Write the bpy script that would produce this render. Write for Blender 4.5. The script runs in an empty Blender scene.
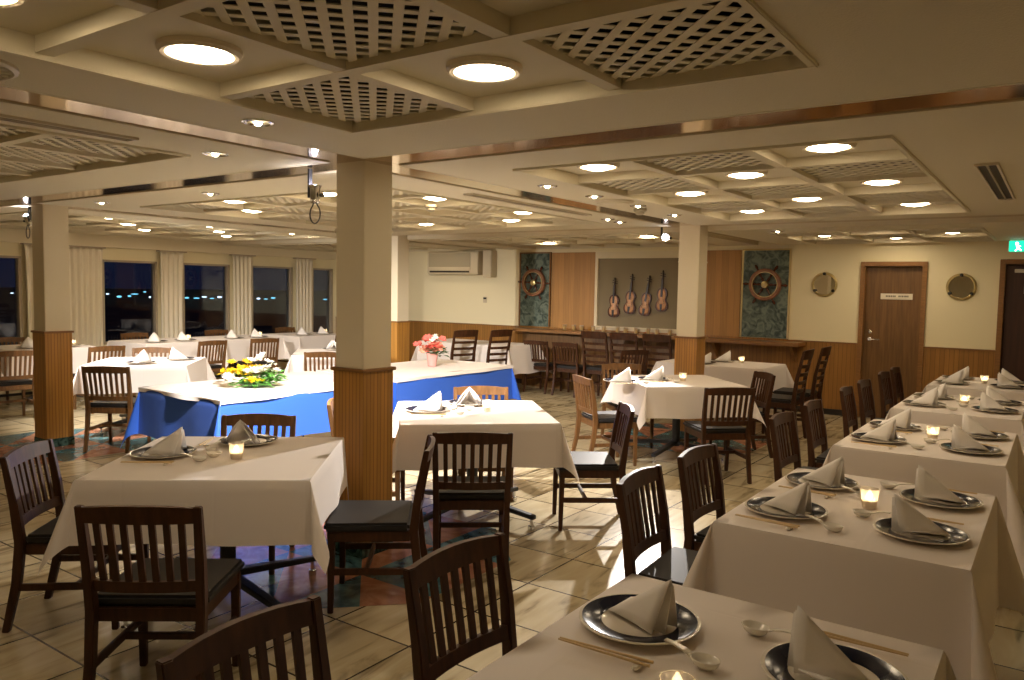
import bpy, bmesh, math, random
from mathutils import Matrix, Vector
random.seed(7)
PI = math.pi
SC = bpy.context.scene
COL = SC.collection

# ------------------------------------------------------------------ materials
def new_mat(name):
    m = bpy.data.materials.new(name); m.use_nodes = True
    nt = m.node_tree
    return m, nt, nt.nodes['Principled BSDF']

def pm(name, col, rough=.5, metal=0, spec=.5, noise=0, nscale=20, bump=0, bscale=60, coat=0, sheen=0, stretch=None):
    m, nt, b = new_mat(name)
    b.inputs['Base Color'].default_value = (*col, 1)
    b.inputs['Roughness'].default_value = rough
    b.inputs['Metallic'].default_value = metal
    b.inputs['Specular IOR Level'].default_value = spec
    if coat: b.inputs['Coat Weight'].default_value = coat
    if sheen: b.inputs['Sheen Weight'].default_value = sheen
    tc = nt.nodes.new('ShaderNodeTexCoord'); vec = tc.outputs['Object']
    if stretch:
        mp = nt.nodes.new('ShaderNodeMapping'); mp.inputs['Scale'].default_value = stretch
        nt.links.new(vec, mp.inputs['Vector']); vec = mp.outputs['Vector']
    if noise:
        n = nt.nodes.new('ShaderNodeTexNoise'); n.inputs['Scale'].default_value = nscale; n.inputs['Detail'].default_value = 4
        nt.links.new(vec, n.inputs['Vector'])
        r = nt.nodes.new('ShaderNodeValToRGB')
        r.color_ramp.elements[0].position = .3; r.color_ramp.elements[1].position = .7
        r.color_ramp.elements[0].color = (*[c * (1 - noise) for c in col], 1)
        r.color_ramp.elements[1].color = (*[min(1, c * (1 + noise)) for c in col], 1)
        nt.links.new(n.outputs['Fac'], r.inputs['Fac']); nt.links.new(r.outputs['Color'], b.inputs['Base Color'])
    if bump:
        n2 = nt.nodes.new('ShaderNodeTexNoise'); n2.inputs['Scale'].default_value = bscale; n2.inputs['Detail'].default_value = 3
        nt.links.new(vec, n2.inputs['Vector'])
        bp = nt.nodes.new('ShaderNodeBump'); bp.inputs['Strength'].default_value = bump; bp.inputs['Distance'].default_value = .01
        nt.links.new(n2.outputs['Fac'], bp.inputs['Height']); nt.links.new(bp.outputs['Normal'], b.inputs['Normal'])
    return m

def em(name, col, strength):
    m = bpy.data.materials.new(name); m.use_nodes = True
    nt = m.node_tree; nt.nodes.clear()
    o = nt.nodes.new('ShaderNodeOutputMaterial'); e = nt.nodes.new('ShaderNodeEmission')
    e.inputs['Color'].default_value = (*col, 1); e.inputs['Strength'].default_value = strength
    nt.links.new(e.outputs[0], o.inputs['Surface'])
    return m

def mth(nt, op, a, b=None, c=None):
    n = nt.nodes.new('ShaderNodeMath'); n.operation = op
    for i, v in enumerate((a, b, c)):
        if v is None: continue
        if hasattr(v, 'default_value') or hasattr(v, 'is_output'): nt.links.new(v, n.inputs[i])
        else: n.inputs[i].default_value = v
    return n.outputs[0]

def grooved_wood(name, col, pitch=.034, dark=.45, rough=.4, gw=.16):
    """vertical bead boards; horizontal coordinate is x+y so that it works on both wall directions"""
    m, nt, b = new_mat(name)
    g = nt.nodes.new('ShaderNodeNewGeometry'); s = nt.nodes.new('ShaderNodeSeparateXYZ')
    nt.links.new(g.outputs['Position'], s.inputs[0])
    h = mth(nt, 'ADD', s.outputs[0], s.outputs[1])
    q = mth(nt, 'DIVIDE', h, pitch)
    fr = mth(nt, 'FRACT', q)
    d = mth(nt, 'ABSOLUTE', mth(nt, 'SUBTRACT', fr, .5))
    line = mth(nt, 'LESS_THAN', d, gw / 2)
    n = nt.nodes.new('ShaderNodeTexNoise'); n.inputs['Scale'].default_value = 1.0; n.inputs['Detail'].default_value = 5
    mp = nt.nodes.new('ShaderNodeMapping'); mp.inputs['Scale'].default_value = (40, 40, 2.5)
    nt.links.new(g.outputs['Position'], mp.inputs['Vector']); nt.links.new(mp.outputs['Vector'], n.inputs['Vector'])
    w = nt.nodes.new('ShaderNodeTexWhiteNoise'); w.noise_dimensions = '1D'
    nt.links.new(mth(nt, 'FLOOR', mth(nt, 'ADD', q, .5)), w.inputs['W'])
    t = mth(nt, 'ADD', mth(nt, 'MULTIPLY', n.outputs['Fac'], .5), mth(nt, 'MULTIPLY', w.outputs['Value'], .25))
    r = nt.nodes.new('ShaderNodeValToRGB')
    r.color_ramp.elements[0].position = .15; r.color_ramp.elements[1].position = .6
    r.color_ramp.elements[0].color = (*[c * .72 for c in col], 1); r.color_ramp.elements[1].color = (*[c * 1.12 for c in col], 1)
    nt.links.new(t, r.inputs['Fac'])
    mx = nt.nodes.new('ShaderNodeMix'); mx.data_type = 'RGBA'
    nt.links.new(line, mx.inputs['Factor']); nt.links.new(r.outputs['Color'], mx.inputs['A'])
    mx.inputs['B'].default_value = (*[c * dark for c in col], 1)
    nt.links.new(mx.outputs['Result'], b.inputs['Base Color'])
    b.inputs['Roughness'].default_value = rough
    return m

def marble(name, c0, c1, scale=3, rough=.2, vein=None):
    m, nt, b = new_mat(name)
    g = nt.nodes.new('ShaderNodeNewGeometry')
    n = nt.nodes.new('ShaderNodeTexNoise'); n.inputs['Scale'].default_value = scale; n.inputs['Detail'].default_value = 8
    n.inputs['Distortion'].default_value = 1.5
    nt.links.new(g.outputs['Position'], n.inputs['Vector'])
    r = nt.nodes.new('ShaderNodeValToRGB')
    r.color_ramp.elements[0].position = .38; r.color_ramp.elements[1].position = .62
    r.color_ramp.elements[0].color = (*c0, 1); r.color_ramp.elements[1].color = (*c1, 1)
    nt.links.new(n.outputs['Fac'], r.inputs['Fac']); nt.links.new(r.outputs['Color'], b.inputs['Base Color'])
    b.inputs['Roughness'].default_value = rough
    return m

def floor_mat():
    m, nt, b = new_mat('beige_marble_tiles')
    g = nt.nodes.new('ShaderNodeNewGeometry'); s = nt.nodes.new('ShaderNodeSeparateXYZ')
    nt.links.new(g.outputs['Position'], s.inputs[0])
    P = .46
    qx = mth(nt, 'DIVIDE', mth(nt, 'ADD', s.outputs[0], 20.17), P)
    qy = mth(nt, 'DIVIDE', mth(nt, 'ADD', s.outputs[1], 18.72), P)
    def edge(q):
        return mth(nt, 'SUBTRACT', .5, mth(nt, 'ABSOLUTE', mth(nt, 'SUBTRACT', mth(nt, 'FRACT', q), .5)))
    grout = mth(nt, 'LESS_THAN', mth(nt, 'MINIMUM', edge(qx), edge(qy)), .011)
    cb = nt.nodes.new('ShaderNodeCombineXYZ')
    nt.links.new(mth(nt, 'FLOOR', qx), cb.inputs[0]); nt.links.new(mth(nt, 'FLOOR', qy), cb.inputs[1])
    w = nt.nodes.new('ShaderNodeTexWhiteNoise'); w.noise_dimensions = '3D'; nt.links.new(cb.outputs[0], w.inputs['Vector'])
    # veins: stretched noise, offset per tile
    va = nt.nodes.new('ShaderNodeVectorMath'); va.operation = 'MULTIPLY_ADD'
    nt.links.new(w.outputs['Color'], va.inputs[0]); va.inputs[1].default_value = (30, 30, 30); nt.links.new(g.outputs['Position'], va.inputs[2])
    mp = nt.nodes.new('ShaderNodeMapping'); mp.inputs['Rotation'].default_value = (0, 0, .35); mp.inputs['Scale'].default_value = (9, 1.6, 1)
    nt.links.new(va.outputs[0], mp.inputs['Vector'])
    n = nt.nodes.new('ShaderNodeTexNoise'); n.inputs['Scale'].default_value = 1.0; n.inputs['Detail'].default_value = 6; n.inputs['Distortion'].default_value = 1.2
    nt.links.new(mp.outputs['Vector'], n.inputs['Vector'])
    r = nt.nodes.new('ShaderNodeValToRGB')
    e = r.color_ramp.elements
    e[0].position = .30; e[0].color = (.20, .155, .085, 1); e[1].position = .46; e[1].color = (.46, .38, .235, 1)
    x = e.new(.75); x.color = (.56, .48, .32, 1)
    nt.links.new(n.outputs['Fac'], r.inputs['Fac'])
    hsv = nt.nodes.new('ShaderNodeHueSaturation'); nt.links.new(r.outputs['Color'], hsv.inputs['Color'])
    nt.links.new(mth(nt, 'ADD', .82, mth(nt, 'MULTIPLY', w.outputs['Value'], .3)), hsv.inputs['Value'])
    mx = nt.nodes.new('ShaderNodeMix'); mx.data_type = 'RGBA'
    nt.links.new(grout, mx.inputs['Factor']); nt.links.new(hsv.outputs['Color'], mx.inputs['A']); mx.inputs['B'].default_value = (.05, .035, .02, 1)
    nt.links.new(mx.outputs['Result'], b.inputs['Base Color'])
    b.inputs['Roughness'].default_value = .24
    return m

def cloth_mat(name, col, rough=.85, crease=.38):
    m, nt, b = new_mat(name)
    b.inputs['Base Color'].default_value = (*col, 1); b.inputs['Roughness'].default_value = rough
    b.inputs['Sheen Weight'].default_value = .1
    tc = nt.nodes.new('ShaderNodeTexCoord'); s = nt.nodes.new('ShaderNodeSeparateXYZ'); nt.links.new(tc.outputs['Object'], s.inputs[0])
    def crs(o):
        f = mth(nt, 'FRACT', mth(nt, 'ADD', mth(nt, 'DIVIDE', o, crease), .27))
        return mth(nt, 'SMOOTH_MIN', mth(nt, 'ABSOLUTE', mth(nt, 'SUBTRACT', f, .5)), .02, .01)
    hgt = mth(nt, 'ADD', crs(s.outputs[0]), crs(s.outputs[1]))
    n = nt.nodes.new('ShaderNodeTexNoise'); n.inputs['Scale'].default_value = 5; n.inputs['Detail'].default_value = 2
    nt.links.new(tc.outputs['Object'], n.inputs['Vector'])
    hh = mth(nt, 'ADD', mth(nt, 'MULTIPLY', hgt, 5), mth(nt, 'MULTIPLY', n.outputs['Fac'], .35))
    bp = nt.nodes.new('ShaderNodeBump'); bp.inputs['Strength'].default_value = .25; bp.inputs['Distance'].default_value = .012
    nt.links.new(hh, bp.inputs['Height']); nt.links.new(bp.outputs['Normal'], b.inputs['Normal'])
    return m

def glass_pane(name):
    m = bpy.data.materials.new(name); m.use_nodes = True
    nt = m.node_tree; nt.nodes.clear()
    o = nt.nodes.new('ShaderNodeOutputMaterial'); t = nt.nodes.new('ShaderNodeBsdfTransparent'); g = nt.nodes.new('ShaderNodeBsdfGlossy')
    t.inputs['Color'].default_value = (.75, .82, .9, 1); g.inputs['Roughness'].default_value = .01
    f = nt.nodes.new('ShaderNodeFresnel'); f.inputs['IOR'].default_value = 1.5
    mx = nt.nodes.new('ShaderNodeMixShader')
    nt.links.new(f.outputs[0], mx.inputs[0]); nt.links.new(t.outputs[0], mx.inputs[1]); nt.links.new(g.outputs[0], mx.inputs[2])
    nt.links.new(mx.outputs[0], o.inputs['Surface'])
    return m

def frosted(name, col=(1, .95, .88)):
    m = bpy.data.materials.new(name); m.use_nodes = True
    nt = m.node_tree; nt.nodes.clear()
    o = nt.nodes.new('ShaderNodeOutputMaterial'); t = nt.nodes.new('ShaderNodeBsdfTranslucent'); tr = nt.nodes.new('ShaderNodeBsdfTransparent')
    g = nt.nodes.new('ShaderNodeBsdfGlossy'); g.inputs['Roughness'].default_value = .1
    t.inputs['Color'].default_value = (*col, 1)
    m1 = nt.nodes.new('ShaderNodeMixShader'); m1.inputs[0].default_value = .45
    m2 = nt.nodes.new('ShaderNodeMixShader'); m2.inputs[0].default_value = .08
    nt.links.new(t.outputs[0], m1.inputs[1]); nt.links.new(tr.outputs[0], m1.inputs[2])
    nt.links.new(m1.outputs[0], m2.inputs[1]); nt.links.new(g.outputs[0], m2.inputs[2]); nt.links.new(m2.outputs[0], o.inputs['Surface'])
    return m

M = dict(
    ceil=pm('ceiling_cream', (.66, .595, .43), .75, bump=.25, bscale=120, stretch=(1, 1, 1)),
    ceil2=pm('ceiling_panel_cream', (.68, .615, .45), .7),
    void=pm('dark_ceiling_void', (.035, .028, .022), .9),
    mirror=pm('bronze_mirror', (.62, .49, .35), .10, 1),
    wall=pm('cream_wall', (.83, .75, .51), .7, bump=.1, bscale=150),
    soffit=pm('soffit_cream', (.78, .70, .51), .7),
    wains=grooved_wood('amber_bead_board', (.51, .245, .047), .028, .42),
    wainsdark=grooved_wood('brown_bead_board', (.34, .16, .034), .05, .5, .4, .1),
    plank=grooved_wood('honey_plank_panel', (.46, .235, .065), .095, .6, .45, .04),
    trimwood=pm('trim_wood', (.25, .118, .034), .35, noise=.2, nscale=3, stretch=(4, 4, 30)),
    doorwood=pm('door_wood', (.17, .085, .026), .4, noise=.25, nscale=2, stretch=(25, 25, 1.5)),
    doordark=pm('dark_door_wood', (.06, .022, .014), .4, noise=.25, nscale=2, stretch=(25, 25, 1.5)),
    base=pm('black_baseboard', (.02, .017, .015), .4),
    column=pm('column_cream', (.78, .70, .52), .6),
    floor=floor_mat(),
    teal=marble('teal_marble', (.025, .075, .09), (.10, .22, .24), 6),
    salmon=marble('salmon_marble', (.30, .12, .065), (.46, .22, .13), 6),
    green=marble('green_marble', (.03, .055, .045), (.17, .22, .18), 9, .3),
    plinth=marble('plinth_marble', (.012, .03, .025), (.08, .16, .13), 14, .2),
    taupe=pm('taupe_fabric_wall', (.25, .205, .13), .9, bump=.3, bscale=300),
    chair=pm('chair_wood', (.056, .021, .008), .42, spec=.28, noise=.3, nscale=3, stretch=(14, 14, 2)),
    honey=pm('honey_chair_wood', (.135, .064, .022), .42, spec=.3, noise=.3, nscale=3, stretch=(14, 14, 2)),  # chair wood in a paler honey-brown tone, for part of the slat-back chairs
    seat=pm('black_vinyl', (.020, .018, .018), .55, spec=.32),
    steel=pm('black_steel', (.02, .02, .022), .45),
    chrome=pm('chrome', (.75, .75, .75), .15, 1),
    ttop=pm('table_board', (.25, .17, .1), .6),
    white=cloth_mat('white_tablecloth', (.79, .725, .68)),
    napkin=pm('white_napkin', (.88, .84, .81), .8, bump=.08, bscale=30),
    blue=cloth_mat('blue_tablecloth', (.012, .09, .50), .7, .62),
    plate=pm('cream_porcelain', (.78, .72, .62), .15),
    band=pm('navy_plate_rim', (.008, .010, .024), .14, spec=.12),
    china=pm('white_china', (.82, .78, .70), .2),
    bamboo=pm('pale_chopstick_wood', (.68, .50, .26), .5),
    frost=frosted('frosted_votive_glass'),
    flame=em('candle_flame', (1, .72, .35), 28),
    wax=pm('candle_wax', (.9, .82, .65), .5),
    lamp=em('lamp_diffuser', (1, .79, .53), 45),
    downl=em('downlight_bulb', (1, .82, .55), 30),
    ring=pm('lamp_ring', (.62, .54, .40), .4),
    black=pm('black_plastic', (.015, .015, .015), .5),
    slotdark=pm('slot_dark', (.025, .018, .012), .6),
    acw=pm('aircon_beige', (.60, .52, .36), .5),
    acg=pm('aircon_grille', (.36, .31, .21), .6),
    brass=pm('brass', (.62, .50, .24), .28, 1),
    mirr=pm('mirror_silver', (.75, .72, .62), .03, 1),
    wheel=pm('ship_wheel_wood', (.24, .10, .045), .35, noise=.3, nscale=20),
    violin=pm('violin_spruce', (.66, .36, .20), .25, noise=.2, nscale=12, stretch=(10, 1, 1)),
    vdark=pm('violin_ebony', (.025, .012, .008), .3),
    vside=pm('violin_maple_side', (.09, .025, .012), .25),
    curtain=pm('curtain_fabric', (.80, .73, .58), .9, bump=.1, bscale=200),
    frame=pm('window_frame_cream', (.42, .35, .25), .5),
    glass=glass_pane('window_glass'),
    city=em('city_light', (.25, .75, .9), 2.2),
    cityw=em('city_light_white', (.8, .92, 1), 3),
    sea=pm('night_ground', (.004, .006, .012), .8),
    paper=pm('white_sign', (.74, .68, .55), .5),
    ink=pm('sign_ink', (.10, .085, .06), .6),
    exitg=em('exit_green', (.02, .75, .42), 1.6),
    exitw=em('exit_white', (.75, 1, .92), 6),
    yellow=pm('yellow_petal', (.90, .62, .01), .6, noise=.15),
    wflow=pm('white_petal', (.86, .84, .74), .6),
    pink=pm('coral_petal', (.80, .16, .13), .6, noise=.2),
    peach=pm('peach_petal', (.85, .42, .28), .6),
    leaf=pm('green_leaf', (.10, .30, .05), .5, noise=.3),
    dleaf=pm('dark_leaf', (.05, .12, .03), .5, noise=.3),
    vase=pm('pink_vase', (.78, .36, .33), .15),
    bowl=pm('flower_tray', (.08, .14, .06), .4),
    amberglass=pm('amber_glass', (.62, .42, .12), .1, spec=.6),
    spotl=em('spot_bulb', (.92, .88, 1), 220),
)

# ------------------------------------------------------------------ mesh builder
class G:
    def __init__(s): s.v = []; s.f = []
    def add(s, vs, fs):
        o = len(s.v); s.v += [tuple(p) for p in vs]; s.f += [tuple(i + o for i in f) for f in fs]; return s
    def hexa(s, p):    # 8 points: bottom ring then top ring
        return s.add(p, [(3, 2, 1, 0), (4, 5, 6, 7), (0, 1, 5, 4), (1, 2, 6, 5), (2, 3, 7, 6), (3, 0, 4, 7)])
    def box(s, x0, y0, z0, x1, y1, z1):
        return s.hexa([(x0, y0, z0), (x1, y0, z0), (x1, y1, z0), (x0, y1, z0), (x0, y0, z1), (x1, y0, z1), (x1, y1, z1), (x0, y1, z1)])
    def bar(s, p0, p1, w0, d0, w1=None, d1=None, side=(1, 0, 0)):
        p0, p1 = Vector(p0), Vector(p1); a = (p1 - p0).normalized(); sd = Vector(side)
        sd = (sd - a * sd.dot(a)).normalized(); n = a.cross(sd)
        w1 = w0 if w1 is None else w1; d1 = d0 if d1 is None else d1
        R = lambda p, w, d: [p - sd * w / 2 - n * d / 2, p + sd * w / 2 - n * d / 2, p + sd * w / 2 + n * d / 2, p - sd * w / 2 + n * d / 2]
        return s.hexa(R(p0, w0, d0) + R(p1, w1, d1))
    def strip(s, rings, cap=True):   # rings of equal length, lofted
        n = len(rings[0]); o = len(s.v)
        for r in rings: s.v += [tuple(p) for p in r]
        for i in range(len(rings) - 1):
            for j in range(n):
                k = (j + 1) % n
                s.f.append((o + i * n + j, o + i * n + k, o + (i + 1) * n + k, o + (i + 1) * n + j))
        if cap:
            s.f.append(tuple(o + j for j in range(n))[::-1]); s.f.append(tuple(o + (len(rings) - 1) * n + j for j in range(n)))
        return s
    def tube(s, pts, r, n=8, closed=False):
        pts = [Vector(p) for p in pts]; rings = []; N = len(pts); up = Vector((.13, .21, .97))
        for i, p in enumerate(pts):
            a = pts[(i + 1) % N] if (closed or i < N - 1) else p
            b = pts[i - 1] if (closed or i > 0) else p
            t = (a - b).normalized(); u = t.cross(up)
            if u.length < 1e-3: u = t.cross(Vector((1, 0, 0)))
            u.normalize(); w = u.cross(t); rr = r[i] if isinstance(r, (list, tuple)) else r
            rings.append([p + u * math.cos(2 * PI * k / n) * rr + w * math.sin(2 * PI * k / n) * rr for k in range(n)])
        if closed: rings.append(rings[0]); return s.strip(rings, False)
        return s.strip(rings)
    def lathe(s, prof, n=24, c=(0, 0, 0), axis='z', cap=True):
        rings = []
        for r, z in prof:
            ring = []
            for k in range(n):
                x, y = r * math.cos(2 * PI * k / n), r * math.sin(2 * PI * k / n)
                p = (x, y, z) if axis == 'z' else ((x, z, y) if axis == 'y' else (z, x, y))
                ring.append((c[0] + p[0], c[1] + p[1], c[2] + p[2]))
            rings.append(ring)
        return s.strip(rings, prof[0] != prof[-1] and cap)
    def ball(s, c, r, n=8, sc=(1, 1, 1)):
        rings = []
        for i in range(n // 2 + 1):
            t = PI * i / (n // 2); rr = max(math.sin(t), .02)
            rings.append([(c[0] + r * sc[0] * rr * math.cos(2 * PI * k / n), c[1] + r * sc[1] * rr * math.sin(2 * PI * k / n), c[2] - r * sc[2] * math.cos(t)) for k in range(n)])
        return s.strip(rings)
    def prism(s, poly, z0, z1, mat=None):
        n = len(poly); vs = [(x, y, z0) for x, y in poly] + [(x, y, z1) for x, y in poly]
        if mat: vs = [mat(p) for p in vs]
        return s.add(vs, [tuple(range(n))[::-1], tuple(range(n, 2 * n))] + [(i, (i + 1) % n, n + (i + 1) % n, n + i) for i in range(n)])
    def build(s, name, mat, parent=None, smooth=False, bevel=0, merge=False, fixn=True):
        me = bpy.data.meshes.new(name); bm = bmesh.new()
        vs = [bm.verts.new(p) for p in s.v]
        for f in s.f:
            try: bm.faces.new([vs[i] for i in f])
            except ValueError: pass
        if merge: bmesh.ops.remove_doubles(bm, verts=bm.verts, dist=1e-4)
        if fixn: bmesh.ops.recalc_face_normals(bm, faces=bm.faces)
        if bevel: bmesh.ops.bevel(bm, geom=list(bm.edges), offset=bevel, segments=2, affect='EDGES', clamp_overlap=True)
        bm.to_mesh(me); bm.free()
        if smooth:
            for p in me.polygons: p.use_smooth = True
            if smooth != 'all':
                try: me.set_sharp_from_angle(angle=math.radians(40))
                except Exception: pass
        me.materials.append(M[mat] if isinstance(mat, str) else mat)
        o = bpy.data.objects.new(name, me); COL.objects.link(o)
        if parent: o.parent = parent
        return o

def tag(o, label, cat, group=None):
    o['label'] = label; o['category'] = cat
    if group: o['group'] = group
    elif 'group' in o: del o['group']
    return o
def thing(name, label, cat, loc=(0, 0, 0), rz=0, group=None):
    o = bpy.data.objects.new(name, None); COL.objects.link(o); o.empty_display_size = .05
    o.location = loc; o.rotation_euler = (0, 0, rz)
    return tag(o, label, cat, group)
def struct(o): o['kind'] = 'structure'; return o
KIDS = {}
def kids_of(root):
    return [o for o in COL.objects if o.parent == root]
def dup(root, loc, rz, label, group=None):
    r = root.copy(); COL.objects.link(r); r.location = loc; r.rotation_euler = (0, 0, rz)
    if root.name not in KIDS: KIDS[root.name] = [(c, kids_of(c)) for c in kids_of(root)]
    r['label'] = label
    if group: r['group'] = group
    for ch, gs in KIDS[root.name]:
        c = ch.copy(); COL.objects.link(c); c.parent = r
        for g in gs:
            d = g.copy(); COL.objects.link(d); d.parent = c
    return r
def D(a): return math.radians(a)

# ------------------------------------------------------------------ camera
F = 780.0
yaw, pitch, roll = 0.6125, -0.0652, 0.0178
cy, sy = math.cos(yaw), math.sin(yaw)
fw = Vector((-sy * math.cos(pitch), cy * math.cos(pitch), math.sin(pitch)))
r0 = Vector((cy, sy, 0)); u0 = r0.cross(fw)
rt = r0 * math.cos(roll) + u0 * math.sin(roll); up = -r0 * math.sin(roll) + u0 * math.cos(roll)
cd = bpy.data.cameras.new('camera'); cam = bpy.data.objects.new('camera', cd); COL.objects.link(cam)
mw = Matrix.Identity(4)
for i in range(3): mw[i][0] = rt[i]; mw[i][1] = up[i]; mw[i][2] = -fw[i]; mw[i][3] = (0, 0, 1.55)[i]
cam.matrix_world = mw
cd.sensor_width = 36; cd.lens = F / 1024 * 36; cd.clip_start = .05; cd.clip_end = 2000
SC.camera = cam

# ------------------------------------------------------------------ room shell
XL, XR, YB, YF = -11.7, 1.5, 10.6, -2.6
ZC, ZC3 = 2.24, 2.20
struct(G().box(XL - .2, YF - .2, -.1, XR + .2, YB + .2, 0).build('floor', 'floor'))
# outer ceiling lid (dark void above the lattices)
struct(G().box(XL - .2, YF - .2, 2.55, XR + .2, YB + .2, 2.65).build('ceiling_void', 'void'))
struct(G().box(XR, YF - .2, 0, XR + .15, YB + .2, 2.6).build('wall_right', 'wall'))
struct(G().box(XL, YF - .15, 0, XR, YF, 2.6).build('wall_front', 'wall'))

# back wall (violins, doors)
w = G()
w.box(XL, YB, .93, -7.31, YB + .15, 2.6)
w.box(-7.31, YB, 2.15, -2.95, YB + .15, 2.6); w.box(-7.31, YB + .02, 0, -2.95, YB + .15, 2.15)
w.box(-2.95, YB, .93, -2.09, YB + .15, 2.6); w.box(-2.09, YB, 1.97, -1.34, YB + .15, 2.6)
w.box(-1.34, YB, .93, -.60, YB + .15, 2.6); w.box(-.60, YB, 1.99, .30, YB + .15, 2.6); w.box(.30, YB, 0, XR, YB + .15, 2.6)
struct(w.build('wall_back', 'wall'))
w = G()
w.box(XL, YB - .012, .06, -7.31, YB + .15, .93); w.box(-7.31, YB - .012, .06, -2.95, YB + .02, .95)
w.box(-2.95, YB - .012, .06, -2.09, YB + .15, .93); w.box(-1.34, YB - .012, .06, -.60, YB + .15, .93)
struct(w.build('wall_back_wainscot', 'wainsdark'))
w = G()
for a, b in ((XL, -2.09), (-1.34, -.60), (.30, XR)): w.box(a, YB - .022, 0, b, YB, .075)
struct(w.build('baseboard_back', 'base'))
w = G()
for a, b in ((XL, -7.31), (-2.95, -2.09), (-1.34, -.60)): w.box(a, YB - .022, .925, b, YB, .945)
struct(w.build('trim_1', 'trimwood', bevel=.004))

# feature panels between the doors and the air conditioner
struct(G().box(-6.69, YB - .01, .95, -5.90, YB + .02, 2.14).build('wall_panel_wood', 'plank'))
struct(G().box(-4.45, YB - .01, .95, -3.62, YB + .02, 2.14).build('wall_panel_wood', 'plank'))
struct(G().box(-5.90, YB - .01, .95, -4.45, YB + .015, 2.14).build('wall_niche_border', 'soffit'))
struct(G().box(-5.83, YB - .013, 1.01, -4.52, YB + .015, 2.04).build('wall_niche_back', 'taupe'))
fr = G()
for a, b, c, d in ((-5.85, -5.83, .99, 2.06), (-4.52, -4.50, .99, 2.06)): fr.box(a, YB - .05, c, b, YB, d)
fr.box(-5.83, YB - .05, .99, -4.52, YB, 1.01); fr.box(-5.83, YB - .05, 2.04, -4.52, YB, 2.06)
struct(fr.build('trim_2', 'soffit'))
def wheel_panel(x0, x1, lab, frame):
    o = G().box(x0, YB - .02, .955, x1, YB, 2.14).build('marble_wall_panel', 'green'); tag(o, lab, 'wall panel')
    f = G()
    f.box(x0 - .02, YB - .035, .955, x0, YB, 2.15); f.box(x1, YB - .035, .955, x1 + .02, YB, 2.15)
    f.box(x0, YB - .035, 2.13, x1, YB, 2.15)
    f.build('frame', frame, o)
    return o
wheel_panel(-7.28, -6.72, 'green marble wall panel beside the air conditioner, behind a ship wheel', 'trimwood')
wheel_panel(-3.58, -2.97, 'green marble wall panel with ship wheel, next to the round mirror', 'brass')

# window wall
WIN = [(3.55, 4.90), (6.00, 6.87), (7.30, 8.18), (8.62, 9.52), (9.98, 10.5)]
w = G(); y = YF
for a, b in WIN:
    w.box(XL - .15, y, 0, XL, a, 2.6); w.box(XL - .15, a, 0, XL, b, .62); w.box(XL - .15, a, 1.88, XL, b, 2.6); y = b
w.box(XL - .15, y, 0, XL, YB, 2.6)
struct(w.build('wall_left', 'wall'))
for i, (a, b) in enumerate(WIN):
    f = G()
    f.box(XL - .1, a, .62, XL + .015, a + .035, 1.88); f.box(XL - .1, b - .035, .62, XL + .015, b, 1.88)
    f.box(XL - .1, a, .62, XL + .03, b, .65); f.box(XL - .1, a, 1.85, XL + .015, b, 1.88)
    fo = struct(f.build('window_%d' % (i + 1), 'frame'))
    struct(G().box(XL - .065, a + .03, .65, XL - .055, b - .03, 1.855).build('window_pane', 'glass', fo))
struct(G().box(XL, YF, 2.06, XL + .13, YB, 2.24).build('trim_3', 'soffit', bevel=.006))
# curtains on the piers
def curtain(y0, y1, lab, seed):
    rnd = random.Random(seed); L = y1 - y0; n = int(L / .011); pitch_ = .085
    g = G(); rows = []
    for t in (0, .03, .25, .5, .75, 1):
        z = 2.04 - t * 1.99; row = []
        for i in range(n + 1):
            u = i / n; ph = u * L / pitch_ * 2 * PI
            squeeze = .06 * math.sin(PI * t) * (u - .5)
            amp = .013 + .008 * t
            row.append((XL + .075 + amp * math.sin(ph + .4 * math.sin(3 * u + seed)) + .006 * rnd.random(), y0 + L * (u) - squeeze * L, z))
        rows.append(row)
    vs = [p for r in rows for p in r]; N = n + 1
    g.add(vs, [(i * N + j, i * N + j + 1, (i + 1) * N + j + 1, (i + 1) * N + j) for i in range(5) for j in range(n)])
    t = thing('curtain', lab, 'curtain', (0, 0, 0), 0, 'curtains on the window piers')
    c = g.build('fabric', 'curtain', t, smooth='all', fixn=False)
    md = c.modifiers.new('thick', 'SOLIDIFY'); md.thickness = .003
    G().box(XL + .02, y0 - .03, 2.04, XL + .12, y1 + .03, 2.06).build('curtain_rail', 'frame', t)
curtain(4.92, 5.42, 'pleated beige curtain between the two windows nearest the camera, column side', 1)
curtain(5.46, 5.98, 'pleated beige curtain just beyond the cream column, beside the wide dark window', 2)
curtain(6.88, 7.29, 'pleated beige curtain on the pier between second and third windows', 3)
curtain(8.20, 8.61, 'pleated beige curtain on the pier between third and fourth windows', 4)
curtain(9.55, 9.96, 'pleated beige curtain on the pier before the last window', 5)

# night outside: dark water and distant shore lights
struct(G().box(-900, -200, -6.2, XL - 3, 900, -6).build('ground_outside', 'sea'))
rl = random.Random(3)
for k, p in enumerate([(-373, 194, -4.2), (-368, 202, -5.1), (-367, 204, -4.1), (-364, 210, -5.5), (-365, 208, -3.0), (-353, 228, -5.8), (-351, 231, -5.1), (-349, 234, -5.8),
                       (-355, 224, -5.7), (-336, 252, -5.6), (-334, 255, -5.8), (-332, 258, -5.2), (-389, 159, -4.3), (-315, 278, -5.6), (-370, 198, -5.4), (-347, 237, -5.1)]):
    w_ = rl.uniform(.5, 1.5) * (1.6 if k == 2 else 1)
    o = G().ball((0, 0, 0), 1, 8, (w_, w_, .22 + rl.random() * .3)).build('harbour_light', 'city' if k % 3 else 'cityw')
    o.location = p
    tag(o, 'small blue white light on the far shore outside the windows', 'light', 'shore lights beyond the windows')

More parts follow.
